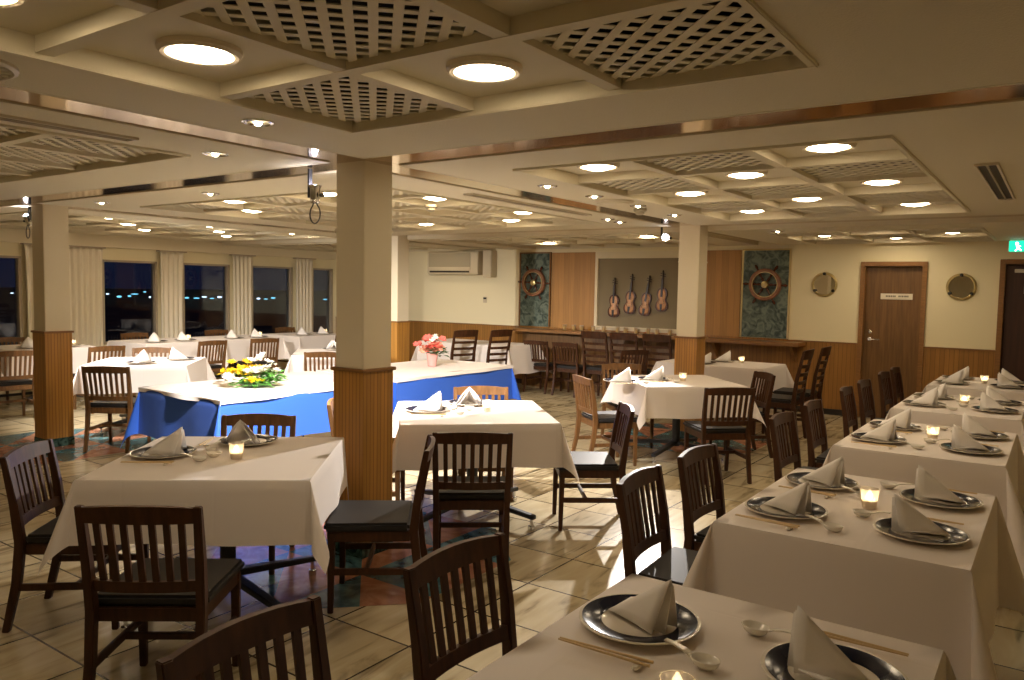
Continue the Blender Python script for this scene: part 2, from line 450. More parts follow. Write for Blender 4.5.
# ------------------------------------------------------------------ ceiling
def lattice_cell(g, x0, x1, y0, y1, z, pitch_=.066, wd=.028):
    cx, cyy = (x0 + x1) / 2, (y0 + y1) / 2; ax, ay = (x1 - x0) / 2 + .012, (y1 - y0) / 2 + .012
    for sgn, zz in ((-1, z), (1, z + .003)):
        d = Vector((sgn * .7071, .7071)); nrm = Vector((.7071, -sgn * .7071))
        ext = (ax + ay) * .7071; k = -int(ext / pitch_)
        while k * pitch_ < ext:
            c = k * pitch_ + pitch_ * .3; k += 1
            p = nrm * c
            lo, hi = -9, 9
            for comp, a in ((0, ax), (1, ay)):
                t0, t1 = (-a - p[comp]) / d[comp], (a - p[comp]) / d[comp]
                lo = max(lo, min(t0, t1)); hi = min(hi, max(t0, t1))
            if hi - lo < .03: continue
            a_, b_ = p + d * lo, p + d * hi; h = nrm * wd / 2
            q = [a_ - h, a_ + h, b_ + h, b_ - h]
            g.hexa([(cx + v.x, cyy + v.y, zz) for v in q] + [(cx + v.x, cyy + v.y, zz + .003) for v in q])

LAMPS = []
def field(name, x0, x1, y0, y1, z, nx, ny, plain, bw=.055):
    """recessed coffered field: frame, beams, plain panels, lattice panels"""
    f = G()
    m = .028
    f.box(x0 - m, y0 - m, z - .012, x1 + m, y0, z + .075); f.box(x0 - m, y1, z - .012, x1 + m, y1 + m, z + .075)
    f.box(x0 - m, y0, z - .012, x0, y1, z + .075); f.box(x1, y0, z - .012, x1 + m, y1, z + .075)
    struct(f.build('ceiling_frame', 'ceil2', bevel=.004))
    dx, dy = (x1 - x0) / nx, (y1 - y0) / ny
    b = G()
    for i in range(1, nx): b.box(x0 + i * dx - bw / 2, y0, z + .006, x0 + i * dx + bw / 2, y1, z + .075)
    for j in range(1, ny): b.box(x0, y0 + j * dy - bw / 2, z + .004, x1, y0 + j * dy + bw / 2, z + .075)
    struct(b.build('ceiling_beams', 'ceil2'))
    pl = G()
    for i in range(nx):
        for j in range(ny):
            a = (x0 + i * dx, x0 + (i + 1) * dx, y0 + j * dy, y0 + (j + 1) * dy)
            if (i, j) in plain:
                pl.box(a[0], a[2], z + .055, a[1], a[3], z + .075)
            else:
                lg = G(); lattice_cell(lg, a[0] + (bw / 2 if i else 0), a[1] - (bw / 2 if i < nx - 1 else 0), a[2] + (bw / 2 if j else 0), a[3] - (bw / 2 if j < ny - 1 else 0), z + .028)
                struct(lg.build('ceiling_lattice', 'ceil2'))
    struct(pl.build('ceiling_panels', 'ceil2'))

def bay(x0, x1, y0, y1, fx0, fx1, fy0, fy1, z):
    b = G()
    b.box(x0, y0, z, x1, fy0, z + .05); b.box(x0, fy1, z, x1, y1, z + .05)
    b.box(x0, fy0, z, fx0, fy1, z + .05); b.box(fx1, fy0, z, x1, fy1, z + .05)
    struct(b.build('ceiling', 'ceil'))

SX = [(-3.40, -3.12), (-7.82, -7.54)]      # mirror strips along Y
SY = [(3.02, 3.30), (7.70, 7.96)]          # mirror strips along X
# bays: near/middle/far rows in Y, door/middle/window columns in X
BX = [(-3.12, XR), (-7.54, -3.40), (XL, -7.82)]
BY = [(YF, 3.02), (3.30, 7.70), (7.96, YB)]
FX = [(-2.60, -.66), (-6.87, -3.90), (-10.70, -8.42)]
FY = [(-.75, 2.45), (3.74, 7.24), (8.50, 10.42)]
FYB = {(1, 1): (3.92, 7.07), (2, 1): (3.65, 7.49), (1, 2): (8.12, 10.40), (2, 2): (8.12, 10.40)}
NX = [3, 5, 3]; NY = [5, 5, 3]; NYB = {(2, 1): 6}
for _k in [(i, j) for i in range(3) for j in range(3)]:
    FYB.setdefault(_k, FY[_k[1]]); NYB.setdefault(_k, NY[_k[1]])
PLAIN = {
    (0, 0): {(0, 3), (0, 2), (1, 4), (1, 1), (2, 3), (2, 1), (0, 0), (2, 0)},
    (0, 1): {(0, 0), (0, 2), (0, 4), (1, 1), (1, 3), (2, 0), (2, 2), (2, 4)},
    (0, 2): {(0, 1), (1, 0), (1, 2), (2, 1)},
    (1, 0): {(2, 2)},
    (1, 1): {(4, 1), (4, 3), (3, 0), (3, 2), (3, 4), (1, 0), (1, 4), (0, 1), (0, 3), (2, 1), (2, 3)},
    (1, 2): {(1, 0), (2, 1), (1, 2), (3, 1), (4, 0), (4, 1), (1, 1), (2, 2)},
    (2, 0): {(1, 1)},
    (2, 1): {(2, 1), (2, 3), (2, 5), (1, 2), (1, 4), (0, 3), (0, 5), (1, 0), (0, 1)},
    (2, 2): {(2, 1), (2, 2), (1, 0), (0, 1)},
}
for i in range(3):
    for j in range(3):
        z = ZC3 if j == 2 else ZC
        bay(*BX[i], *BY[j], FX[i][0] - .014, FX[i][1] + .014, FYB[i, j][0] - .014, FYB[i, j][1] + .014, z)
        field('field', *FX[i], *FYB[i, j], z, NX[i], NYB[i, j], PLAIN[(i, j)])
mir = G()
for a, b in SX: mir.box(a, YF, ZC + .004, b, YB, ZC + .02)
for a, b in SY:
    for c, d in ((XL, SX[1][0]), (SX[1][1], SX[0][0]), (SX[0][1], XR)): mir.box(c, a, ZC + .0045, d, b, ZC + .0205)
struct(mir.build('ceiling_mirror_strips', 'mirror'))
tr = G()
for a, b in SX:
    for x in (a, b):
        for c, d in ((YF, SY[0][0]), (SY[0][1], SY[1][0]), (SY[1][1], YB)): tr.box(x - .008, c, ZC - .002, x + .008, d, ZC + .05)
for a, b in SY:
    for y in (a, b):
        for c, d in ((XL, SX[1][0]), (SX[1][1], SX[0][0]), (SX[0][1], XR)): tr.box(c, y - .008, ZC - .002, d, y + .008, ZC + .05)
struct(tr.build('ceiling_strip_trim', 'ceil2'))

# lamps
def make_lamp():
    t = thing('ceiling_lamp', 'x', 'ceiling lamp')
    G().lathe([(.098, .012), (.098, -.008), (.104, -.022), (.118, -.024), (.128, -.014), (.130, .014)], 32).build('trim_ring', 'ring', t, smooth=True)
    G().lathe([(.099, .0), (.097, -.012), (.085, -.022), (.06, -.032), (.03, -.037), (.003, -.038)], 32).build('diffuser', 'lamp', t, smooth='all')
    return t
lamp0 = make_lamp(); first = [True]
def lamp(x, y, z, lab):
    if first[0]:
        lamp0.location = (x, y, z); tag(lamp0, lab, 'ceiling lamp', 'round ceiling lamps'); first[0] = False
    else: dup(lamp0, (x, y, z), 0, lab, 'round ceiling lamps')
def cellc(i, j, a, b):
    x0, x1 = FX[i]; y0, y1 = FYB[i, j]
    return x0 + (x1 - x0) * (a + .5) / NX[i], y0 + (y1 - y0) * (b + .5) / NYB[i, j]
ORD = ['nearest', 'second', 'third', 'fourth', 'fifth', 'sixth']
SIDE = {0: ['column-side line', 'middle line', 'wall-side line'], 1: ['window-most line', 'second line from windows', 'middle line', 'fourth line from windows', 'door-most line'],
        2: ['window-most line', 'middle line', 'aisle line']}
BAYN = {(0, 0): 'ceiling field above the camera', (0, 1): 'ceiling field before the doors', (0, 2): 'small ceiling field at the doors',
        (1, 1): 'ceiling field above the buffet', (1, 2): 'ceiling field before the violins', (2, 1): 'window-side ceiling field', (2, 2): 'ceiling field by the air conditioner',
        (1, 0): 'all-lattice ceiling field near the windows', (2, 0): 'near window ceiling field'}
LPOS = {
    (0, 0): [(0, 3), (0, 2), (1, 4)],
    (0, 1): [(0, 0), (0, 2), (0, 4), (1, 1), (1, 3), (2, 0), (2, 2), (2, 4)],
    (0, 2): [(0, 1), (1, 0), (1, 2), (2, 1)],
    (1, 1): [(4, 1), (4, 3), (3, 0), (3, 4), (1, 0), (1, 4), (0, 1)],
    (2, 1): [(2, 1), (2, 3), (2, 5), (1, 2), (1, 4), (0, 3), (0, 5)],
    (1, 0): [(2, 2)], (2, 0): [(1, 1)],
}
for (i, j), cells in LPOS.items():
    for a, b in cells:
        x, y = cellc(i, j, a, b)
        lamp(x, y, (ZC3 if j == 2 else ZC) + .055, 'lit round lamp, %s, %s row, %s' % (SIDE[i][a], ORD[b], BAYN[(i, j)]))
for x, y, lab in [(-4.2, 8.86, 'lit round lamp before the violins, nearest the far column'), (-4.62, 9.02, 'lit round lamp before the violins, second from the far column'),
                  (-5.50, 8.98, 'lit round lamp before the wood panel, nearer row'), (-6.12, 9.62, 'lit round lamp before the ship wheel beside the air conditioner'),
                  (-5.95, 8.40, 'lit round lamp over the far end of the buffet'), (-8.25, 9.28, 'lit round lamp before the air conditioner, nearer one'),
                  (-8.66, 9.72, 'lit round lamp before the air conditioner, closer to the wall')]:
    lamp(x, y, ZC3 + .052, lab)

# small recessed downlights, vents, detectors
def make_down():
    t = thing('recessed_downlight', 'x', 'downlight')
    G().lathe([(.048, .02), (.048, 0), (.058, -.006), (.068, -.003), (.070, .004)], 24).build('trim_ring', 'chrome', t, smooth=True)
    G().ball((0, 0, .004), .02, 10).build('bulb', 'downl', t, smooth='all')
    return t
dl0 = make_down(); firstd = [True]
for x, y, lab in [(-3.72, 2.52, 'small chrome downlight in the ceiling edge before the mirror strip, window side of it'),
                  (-2.84, 2.13, 'small chrome downlight between the mirror strip and the nearest lattice'),
                  (-2.84, 4.42, 'first chrome downlight of three beside the mirror strip, nearest the camera'),
                  (-2.84, 5.06, 'second chrome downlight beside the mirror strip, before the round vent'),
                  (-2.84, 5.78, 'third chrome downlight beside the mirror strip, past the round vent'),
                  (-2.88, 6.60, 'fourth chrome downlight beside the mirror strip, nearest the far column'),
                  (-5.38, 3.60, 'small chrome downlight above the buffet end near the cross strip'),
                  (-6.90, 3.55, 'small chrome downlight above the aisle by the window column'),
                  (-3.90, 3.95, 'small chrome downlight just behind the middle column'),
                  (-3.62, 6.72, 'small chrome downlight past the slot vent end, buffet side'),
                  (-3.66, 7.05, 'second small chrome downlight past the slot vent, by the far column'),
                  (-2.45, 8.25, 'small chrome downlight beyond the far column near the wheel panel')]:
    z = (ZC3 if y > 7.96 else ZC) - .001
    if firstd[0]: dl0.location = (x, y, z); tag(dl0, lab, 'downlight', 'recessed downlights'); firstd[0] = False
    else: dup(dl0, (x, y, z), 0, lab, 'recessed downlights')
def round_vent(x, y, r, lab):
    t = thing('round_air_vent', lab, 'air vent', (x, y, ZC), 0)
    G().lathe([(r, .004), (r, -.01), (r * .93, -.016), (r * .90, -.012), (r * .90, .002)], 32).build('outer_ring', 'ring', t, smooth=True)
    G().lathe([(r * .9, .003), (r * .9, -.001)], 32).build('dark_throat', 'slotdark', t)
    G().lathe([(r * .72, -.006), (r * .70, -.020), (r * .3, -.026), (.002, -.026)], 32).build('centre_plate', 'ceil2', t, smooth=True)
    b = G()
    for k in range(28):
        a = 2 * PI * k / 28
        b.bar((r * .68 * math.cos(a), r * .68 * math.sin(a), -.011), (r * .92 * math.cos(a), r * .92 * math.sin(a), -.010), .012, .006, side=(-math.sin(a), math.cos(a), 0))
    b.build('vanes', 'ceil2', t)
round_vent(-2.93, 1.02, .20, 'large round ceiling air vent beside the mirror strip at the picture edge')
t = round_vent(-2.86, 5.42, .15, 'smaller round ceiling air vent between two downlights before the far column')
def slot_vent(x0, x1, y0, y1, z, lab):
    t = thing('slot_air_vent', lab, 'air vent', ((x0 + x1) / 2, (y0 + y1) / 2, z), 0)
    a, b = (x1 - x0) / 2, (y1 - y0) / 2
    f = G(); e = .012
    f.box(-a, -b, -.012, -a + e, b, .004); f.box(a - e, -b, -.012, a, b, .004); f.box(-a + e, -b, -.012, a - e, -b + e, .004); f.box(-a + e, b - e, -.012, a - e, b, .004)
    f.build('frame', 'ring', t)
    G().box(-a + e, -b + e, -.003, a - e, b - e, .003).build('dark_slot', 'slotdark', t)
    v = G()
    if a < b: v.box(-.005, -b + e, -.010, .005, b - e, -.002)
    else: v.box(-a + e, -.005, -.010, a - e, .005, -.002)
    v.build('blade', 'acg', t)
slot_vent(-3.74, -3.65, .2, 2.06, ZC, 'long slot vent beside the mirror strip near the round vent')
slot_vent(-3.62, -3.53, 4.5, 6.25, ZC, 'long slot vent beside the mirror strip above the middle tables')
slot_vent(-.41, -.30, 4.72, 6.45, ZC, 'dark slot vent in the ceiling before the exit sign')
def smoke(x, y, lab):
    t = thing('smoke_detector', lab, 'smoke detector', (x, y, ZC), 0)
    G().lathe([(.055, 0), (.055, -.02), (.045, -.028)], 20).build('base', 'acg', t, smooth=True)
    G().lathe([(.04, -.028), (.038, -.045), (.02, -.055), (.003, -.056)], 20).build('sensor', 'acg', t, smooth=True)
smoke(-2.92, 5.98, 'pale smoke detector hanging beside the mirror strip before the far column')
smoke(-4.35, 4.98, 'pale smoke detector in the ceiling field behind the middle column')

# ------------------------------------------------------------------ columns
COLS = [(-3.19, 3.09), (-7.63, 3.39), (-3.095, 7.75), (-7.38, 7.78)]
for k, (x, y) in enumerate(COLS):
    s = .225; x0, x1, y0, y1 = x - s, x, y, y + s
    r = struct(G().box(x0, y0, 1.08, x1, y1, ZC + .01).build('column', 'column', bevel=.004))
    struct(G().box(x0 - .004, y0 - .004, 1.86, x1 + .004, y1 + .004, 1.875).build('collar', 'column', r))
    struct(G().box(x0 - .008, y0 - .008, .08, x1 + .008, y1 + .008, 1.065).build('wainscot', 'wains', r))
    struct(G().box(x0 - .022, y0 - .022, 1.065, x1 + .022, y1 + .022, 1.085).build('cap', 'trimwood', r, bevel=.003))
    struct(G().box(x0 - .012, y0 - .012, 0, x1 + .012, y1 + .012, .08).build('plinth', 'plinth', r))
    # marble inlay around the foot: square turned 45 degrees, 4 x 4 tiles of split triangles
    c = Vector((x - s / 2, y + s / 2)); e1 = Vector((.7071, .7071)); e2 = Vector((-.7071, .7071)); h = .84; n = 4; q = 2 * h / n
    ga, gb = G(), G()
    for a in range(n):
        for b in range(n):
            P = [c + e1 * (-h + (a + i) * q) + e2 * (-h + (b + j) * q) for i, j in ((0, 0), (1, 0), (1, 1), (0, 1))]
            P = [(p.x, p.y) for p in P]
            fl = (a + b) % 2
            t1, t2 = ((0, 1, 2), (0, 2, 3)) if fl else ((1, 2, 3), (1, 3, 0))
            for tri, gg in ((t1, ga), (t2, gb)):
                pl = [Vector(P[i]) - c for i in tri]
                for nx_, ny_ in ((1, 0), (-1, 0), (0, 1), (0, -1)):
                    out = []
                    for i_ in range(len(pl)):
                        p_, q_ = pl[i_], pl[(i_ + 1) % len(pl)]
                        dp, dq = p_.x * nx_ + p_.y * ny_ - .80, q_.x * nx_ + q_.y * ny_ - .80
                        if dp <= 0: out.append(p_)
                        if dp * dq < 0: out.append(p_ + (q_ - p_) * (dp / (dp - dq)))
                    pl = out
                    if len(pl) < 3: break
                if len(pl) >= 3: gg.prism([tuple(p_ + c) for p_ in pl], .0005, .002)
    struct(ga.build('floor_inlay', 'teal')); struct(gb.build('floor_inlay', 'salmon'))

# ------------------------------------------------------------------ doors, mirrors, signs, AC
def door(n, x0, x1, top, leaf, frame, hl):
    f = G(); e = .055
    f.box(x0, YB - .03, 0, x0 + e, YB + .13, top); f.box(x1 - e, YB - .03, 0, x1, YB + .13, top); f.box(x0 + e, YB - .03, top - e, x1 - e, YB + .13, top)
    fo = struct(f.build('door_%d' % n, frame, bevel=.004))
    lf = struct(G().box(x0 + e, YB + .07, .01, x1 - e, YB + .11, top - e).build('door_leaf', leaf, fo))
    xh = x0 + e + .07 if hl else x1 - e - .07
    h = G(); h.lathe([(.024, 0), (.024, -.008), (.01, -.01), (.01, -.05)], 16, (xh, YB + .07, 1.0), 'y')
    h.bar((xh - .01, YB + .022, 1.0), (xh + .12, YB + .022, 1.0), .016, .012, side=(0, 1, 0))
    struct(h.build('door_handle', 'chrome', fo, smooth=True))
    k = G().lathe([(.022, 0), (.022, -.01), (.012, -.014), (.003, -.014)], 16, (xh, YB + .07, 1.09), 'y')
    struct(k.build('door_lock', 'chrome', fo, smooth=True))
    return fo
d1 = door(1, -2.09, -1.34, 1.97, 'doorwood', 'trimwood', True)
d2 = door(2, -.60, .30, 1.99, 'doordark', 'trimwood', False)
st = G().box(-1.86, YB + .062, 1.505, -1.50, YB + .07, 1.578).build('door_sign', 'paper', None)
tag(st, 'white strip sign with two faint dark words on the brown door', 'sign')
ik = G(); rk = random.Random(5); xx = -1.80
while xx < -1.55:
    wd = rk.uniform(.010, .022)
    if not (-1.70 < xx < -1.66): ik.box(xx, YB + .060, 1.535, xx + wd * .7, YB + .062, 1.555)
    xx += wd
ik.build('lettering', 'ink', st)
st = G().box(-.36, YB + .062, 1.60, -.16, YB + .07, 1.70).build('door_plate', 'paper'); tag(st, 'small white plate on the dark door at the picture edge', 'sign')
o = thing('door_closer', 'pale door closer bar at the top of the dark door', 'door closer', (-.30, YB + .05, 1.86))
G().box(-.16, -.02, -.02, .14, .02, .02).build('arm', 'paper', o, bevel=.004); G().box(.10, -.035, -.03, .30, .02, .03).build('body', 'acw', o, bevel=.006)

def porthole(x, z, lab):
    o = thing('porthole_mirror', lab, 'mirror', (x, YB, z))
    G().lathe([(.128, -.005), (.130, -.022), (.136, -.032), (.147, -.032), (.158, -.022), (.160, 0), (.128, -.005)], 40, axis='y').build('brass_ring', 'brass', o, smooth=True)
    G().lathe([(.130, -.006), (.130, -.012)], 40, axis='y').build('mirror_disc', 'mirr', o)
    for a in (90, 215, 325):
        kx, kz = .138 * math.cos(D(a)), .138 * math.sin(D(a))
        G().lathe([(.020, -.03), (.020, -.048), (.012, -.056), (.002, -.056)], 12, (kx, 0, kz), 'y').build('knob', 'black', o, smooth=True)
porthole(-2.52, 1.68, 'brass porthole mirror between the wheel panel and the brown door')
porthole(-.98, 1.67, 'brass porthole mirror between the two doors')

def ship_wheel(x, z, R, lab):
    o = thing('ship_wheel', lab, 'ship wheel', (x, YB - .06, z))
    G().lathe([(R, -.020), (R, .020), (R * .76, .020), (R * .76, -.020), (R * .80, -.028), (R * .96, -.028), (R, -.020)], 44, axis='y').build('rim', 'wheel', o, smooth=True)
    G().lathe([(R * .80, -.026), (R * .80, -.031), (R * .76, -.031), (R * .76, -.022), (R * .80, -.026)], 40, axis='y').build('brass_band', 'brass', o, smooth=True)
    G().lathe([(.05, .02), (.05, -.02), (.042, -.03), (.02, -.034), (.018, -.042), (.003, -.044)], 24, axis='y').build('hub', 'brass', o, smooth=True)
    for k in range(6):
        a = D(60 * k - 2)
        d = Vector((math.cos(a), 0, math.sin(a)))
        rs = [(.03, .012), (R * .40, .018), (R * .52, .010), (R * .76, .017), (R * 1.0, .016), (R * 1.06, .010), (R * 1.22, .020), (R * 1.38, .010)]
        G().tube([d * q for q, _ in rs], [r for _, r in rs], 10).build('spoke', 'vside', o, smooth='all')
    G().lathe([(.018, .03), (.018, .06)], 10, axis='y').build('wall_mount', 'brass', o)
ship_wheel(-7.00, 1.66, .22, 'red brown ship wheel on the green panel beside the air conditioner')
ship_wheel(-3.27, 1.67, .215, 'wooden ship wheel with brass hub on the green panel near the doors')

o = thing('wall_air_conditioner', 'beige wall air conditioner high on the end wall', 'air conditioner', (-8.58, YB, 1.98))
G().prism([(0, -.20), (-.20, -.20), (-.22, -.17), (-.22, .17), (-.18, .20), (0, .20)], -.56, .56, lambda p: (p[2], p[0], p[1])).build('body', 'acw', o, bevel=.008)
G().box(-.52, -.226, -.07, .40, -.218, .17).build('front_grille', 'acg', o)
G().box(-.52, -.232, -.13, .40, -.215, -.09).build('louver_vane', 'acw', o)
G().box(-.50, -.224, -.165, .38, -.215, -.135).build('dark_outlet', 'slotdark', o)
o2 = G().box(-7.96, YB - .17, 1.74, -7.78, YB, 2.19).build('wall_mounted_pipe_cover', 'acw', bevel=.01); tag(o2, 'beige pipe cover box beside the air conditioner', 'pipe cover')
o2 = thing('wall_switch', 'small wall switch plate under the air conditioner', 'switch', (-8.02, YB, 1.36))
G().box(-.04, -.01, -.05, .04, 0, .05).build('plate', 'acw', o2, bevel=.003); G().box(-.03, -.014, .01, .03, -.01, .04).build('rocker', 'black', o2)

o = thing('exit_sign', 'green glowing exit sign above the dark door at the picture edge', 'exit sign', (-.42, YB - .22, 2.125))
G().box(-.10, -.025, -.065, .30, .025, .074).build('housing', 'paper', o, bevel=.005)
G().box(-.095, -.030, -.060, .295, -.025, .060).build('green_face', 'exitg', o)
g = G(); g.ball((-.02, -.031, .030), .016, 10, (1, .15, 1)); g.bar((-.02, -.031, .012), (-.005, -.031, -.022), .022, .003, side=(1, 0, 0))
g.bar((-.008, -.031, -.022), (.022, -.031, -.046), .013, .003, side=(1, 0, 0)); g.bar((-.008, -.031, -.022), (-.035, -.031, -.052), .013, .003, side=(1, 0, 0))
g.bar((-.02, -.031, .010), (.016, -.031, -.004), .010, .003, side=(0, 0, 1)); g.box(.10, -.033, -.045, .18, -.030, .045)
g.build('running_figure', 'exitw', o)

# ------------------------------------------------------------------ bar counter and violins
o = thing('bar_counter', 'long wooden bar counter along the wall under the violins', 'counter', (0, 0, 0))
G().prism([(-7.30, YB - .015), (-7.15, 10.18), (-6.95, 10.12), (-4.15, 10.12), (-4.15, YB - .015)], .885, .93).build('top', 'trimwood', o, bevel=.006)
G().box(-7.1, 10.40, 0, -4.2, 10.56, .885).build('front_panel', 'doorwood', o)
o = thing('wall_shelf', 'narrow wooden wall shelf under the wheel panel near the doors', 'shelf', (0, 0, 0))
G().box(-4.10, 10.22, .875, -2.72, YB - .01, .925).build('top', 'trimwood', o, bevel=.006)
for x in (-3.9, -2.85): G().prism([(0, 0), (-.26, 0), (-.03, -.22), (0, -.22)], x - .02, x + .02, lambda p: (p[2], YB - .012 + p[0], .875 + p[1])).build('bracket', 'trimwood', o)
def make_tumbler():
    t = thing('tumbler', 'x', 'glass')
    G().lathe([(.026, 0), (.033, .085), (.030, .085), (.024, .008), (.002, .008)], 14).build('glass', 'frost', t, smooth=True)
    G().lathe([(.0235, .009), (.028, .055), (.002, .055)], 14).build('amber_drink', 'amberglass', t, smooth=True)
    return t
tb0 = make_tumbler()
xs = [-6.30, -6.14, -6.02, -5.78, -5.62, -5.40, -5.24, -5.08, -4.90, -4.74, -4.55, -4.38]
for k, x in enumerate(xs):
    lab = 'small tumbler standing in the row on the bar counter under the violins'
    if k == 0: tb0.location = (x, 10.38, .93); tag(tb0, lab, 'glass', 'tumblers on the bar counter')
    else: dup(tb0, (x, 10.36 + .03 * (k % 3), .93), 0, lab, 'tumblers on the bar counter')

def make_violin():
    t = thing('violin', 'x', 'violin')
    half = [(0, 0), (.05, .004), (.085, .03), (.098, .08), (.090, .125), (.066, .155), (.058, .18), (.066, .205), (.078, .235), (.080, .275), (.066, .315), (.035, .342), (0, .348)]
    def smooth_(h, it=2):
        for _ in range(it):
            q = [h[0]]
            for a, b in zip(h[:-1], h[1:]): q += [(a[0] * .75 + b[0] * .25, a[1] * .75 + b[1] * .25), (a[0] * .25 + b[0] * .75, a[1] * .25 + b[1] * .75)]
            h = q + [h[-1]]
        return h
    hh = smooth_(half); out = hh + [(-x, y) for x, y in hh[-2:0:-1]]
    mp = lambda p: (p[0], -p[2], p[1])
    G().prism(out, 0, .036, mp).build('ribs', 'vside', t, bevel=.003)
    inn = [(x * .78, .174 + (y - .174) * .90) for x, y in out]
    tp = G(); n = len(inn)
    rings = [[(x, -.0365, y) for x, y in inn], [(x * .8, -.044, .174 + (y - .174) * .85) for x, y in inn], [(x * .4, -.05, .174 + (y - .174) * .5) for x, y in inn], [(x * .02, -.051, .174 + (y - .174) * .02) for x, y in inn]]
    tp.strip(rings, True).build('front_plate', 'violin', t, smooth='all')
    G().prism([(-.016, 0), (.016, 0), (.011, .27), (-.011, .27)], .052, .060, lambda p: (p[0], -p[2], .215 + p[1])).build('fingerboard', 'vdark', t)
    G().bar((0, -.030, .34), (0, -.036, .50), .026, .022, .020, .018).build('neck', 'vside', t)
    G().tube([(0, -.036, .49), (0, -.030, .54), (0, -.028, .575), (0, -.042, .592), (0, -.052, .578), (0, -.044, .566)], [.014, .013, .011, .011, .010, .006], 8).build('scroll', 'vdark', t, smooth='all')
    pg = G()
    for s, z in ((1, .515), (-1, .525), (1, .545), (-1, .555)): pg.tube([(0, -.032, z), (s * .04, -.032, z)], [.004, .007], 6)
    pg.build('pegs', 'vdark', t)
    G().prism([(-.012, .01), (.012, .01), (.02, .11), (-.02, .11)], .052, .058, mp).build('tailpiece', 'vdark', t)
    G().box(-.022, -.070, .135, .022, -.05, .141).build('bridge', 'bamboo', t)
    fh = G()
    for s in (-1, 1): fh.tube([(s * .034, -.0505, .185), (s * .030, -.0505, .172), (s * .038, -.0505, .15), (s * .046, -.0500, .128), (s * .042, -.0500, .115)], .003, 6)
    fh.build('sound_holes', 'vdark', t)
    return t
vi0 = make_violin()
VL = ['lowest violin, hanging at the bar end of the row of four', 'second violin from the wood panel, hanging on the taupe niche',
      'third violin from the wood panel, tilted, hanging on the taupe niche', 'highest violin of the four, nearest the cream column']
for k, (x, zb, tl) in enumerate([(-5.55, 1.15, 2), (-5.29, 1.21, 5), (-5.05, 1.19, 9), (-4.77, 1.26, 2)]):
    if k: v = dup(vi0, (x, YB - .015, zb), 0, VL[k], 'violins in the wall niche')
    else: v = vi0; v.location = (x, YB - .015, zb); tag(v, VL[0], 'violin', 'violins in the wall niche')
    v.rotation_euler = (0, D(tl), 0)

# ------------------------------------------------------------------ chairs
def curved_rail(g, x0, x1, ybase, bow, z0, z1, th, lean, crown=0, n=8):
    """rail from x0 to x1, bowed back by bow; z0..z1; y at height z: ybase + lean*(z)"""
    rings = []
    for i in range(n + 1):
        u = i / n; x = x0 + (x1 - x0) * u; b = -bow * (1 - (2 * u - 1) ** 2); zt = z1 + crown * (1 - (2 * u - 1) ** 2)
        ya, yb = ybase + lean * z0 + b, ybase + lean * zt + b
        rings.append([(x, ya - th / 2, z0), (x, ya + th / 2, z0), (x, yb + th / 2, zt), (x, yb - th / 2, zt)])
    return g.strip(rings)
def make_chair(wood='chair'):
    t = thing('dining_chair', 'x', 'chair')
    G().prism([(-.205, -.185), (.205, -.185), (.215, .215), (-.215, .215)], .398, .438).build('seat', 'seat', t, bevel=.012, smooth=True)
    f = G()
    f.prism([(-.19, -.19), (.19, -.19), (.20, .20), (-.20, .20)], .345, .398); f.build('seat_frame', wood, t, bevel=.004)
    for s in (-1, 1):
        g = G(); g.bar((s * .185, .185, 0), (s * .187, .18, .39), .026, .026, .034, .034); g.build('leg', wood, t, bevel=.003)
        g = G()
        sec = [(s * .188, -.275, 0, .028, .030), (s * .190, -.225, .22, .031, .038), (s * .192, -.205, .40, .032, .042), (s * .196, -.225, .58, .031, .036), (s * .200, -.262, .785, .028, .026)]
        rings = [[(x - w / 2, y - d / 2, z), (x + w / 2, y - d / 2, z), (x + w / 2, y + d / 2, z), (x - w / 2, y + d / 2, z)] for x, y, z, w, d in sec]
        g.strip(rings).build('leg', wood, t, bevel=.003)
    lean = -.18; yb = -.205 + .18 * .46
    g = G(); curved_rail(g, -.20, .20, yb, .022, .725, .780, .020, lean, .012).build('top_rail', wood, t, smooth=True)
    g = G(); curved_rail(g, -.19, .19, yb, .022, .468, .510, .018, lean).build('lower_rail', wood, t, smooth=True)
    g = G()
    for k in range(7):
        u = (k + 1) / 8 * 2 - 1; x = u * .187; b = -.022 * (1 - u * u)
        g.bar((x, yb + lean * .50 + b, .50), (x * 1.03, yb + lean * .735 + b, .735), .023, .011)
    g.build('back_slats', wood, t)
    for s in (-1, 1):
        G().bar((s * .187, -.235, .20), (s * .186, .185, .20), .018, .032).build('stretcher', wood, t, bevel=.003)
    G().bar((-.187, .02, .20), (.187, .02, .20), .018, .028, side=(0, 1, 0)).build('stretcher', wood, t, bevel=.003)
    return t
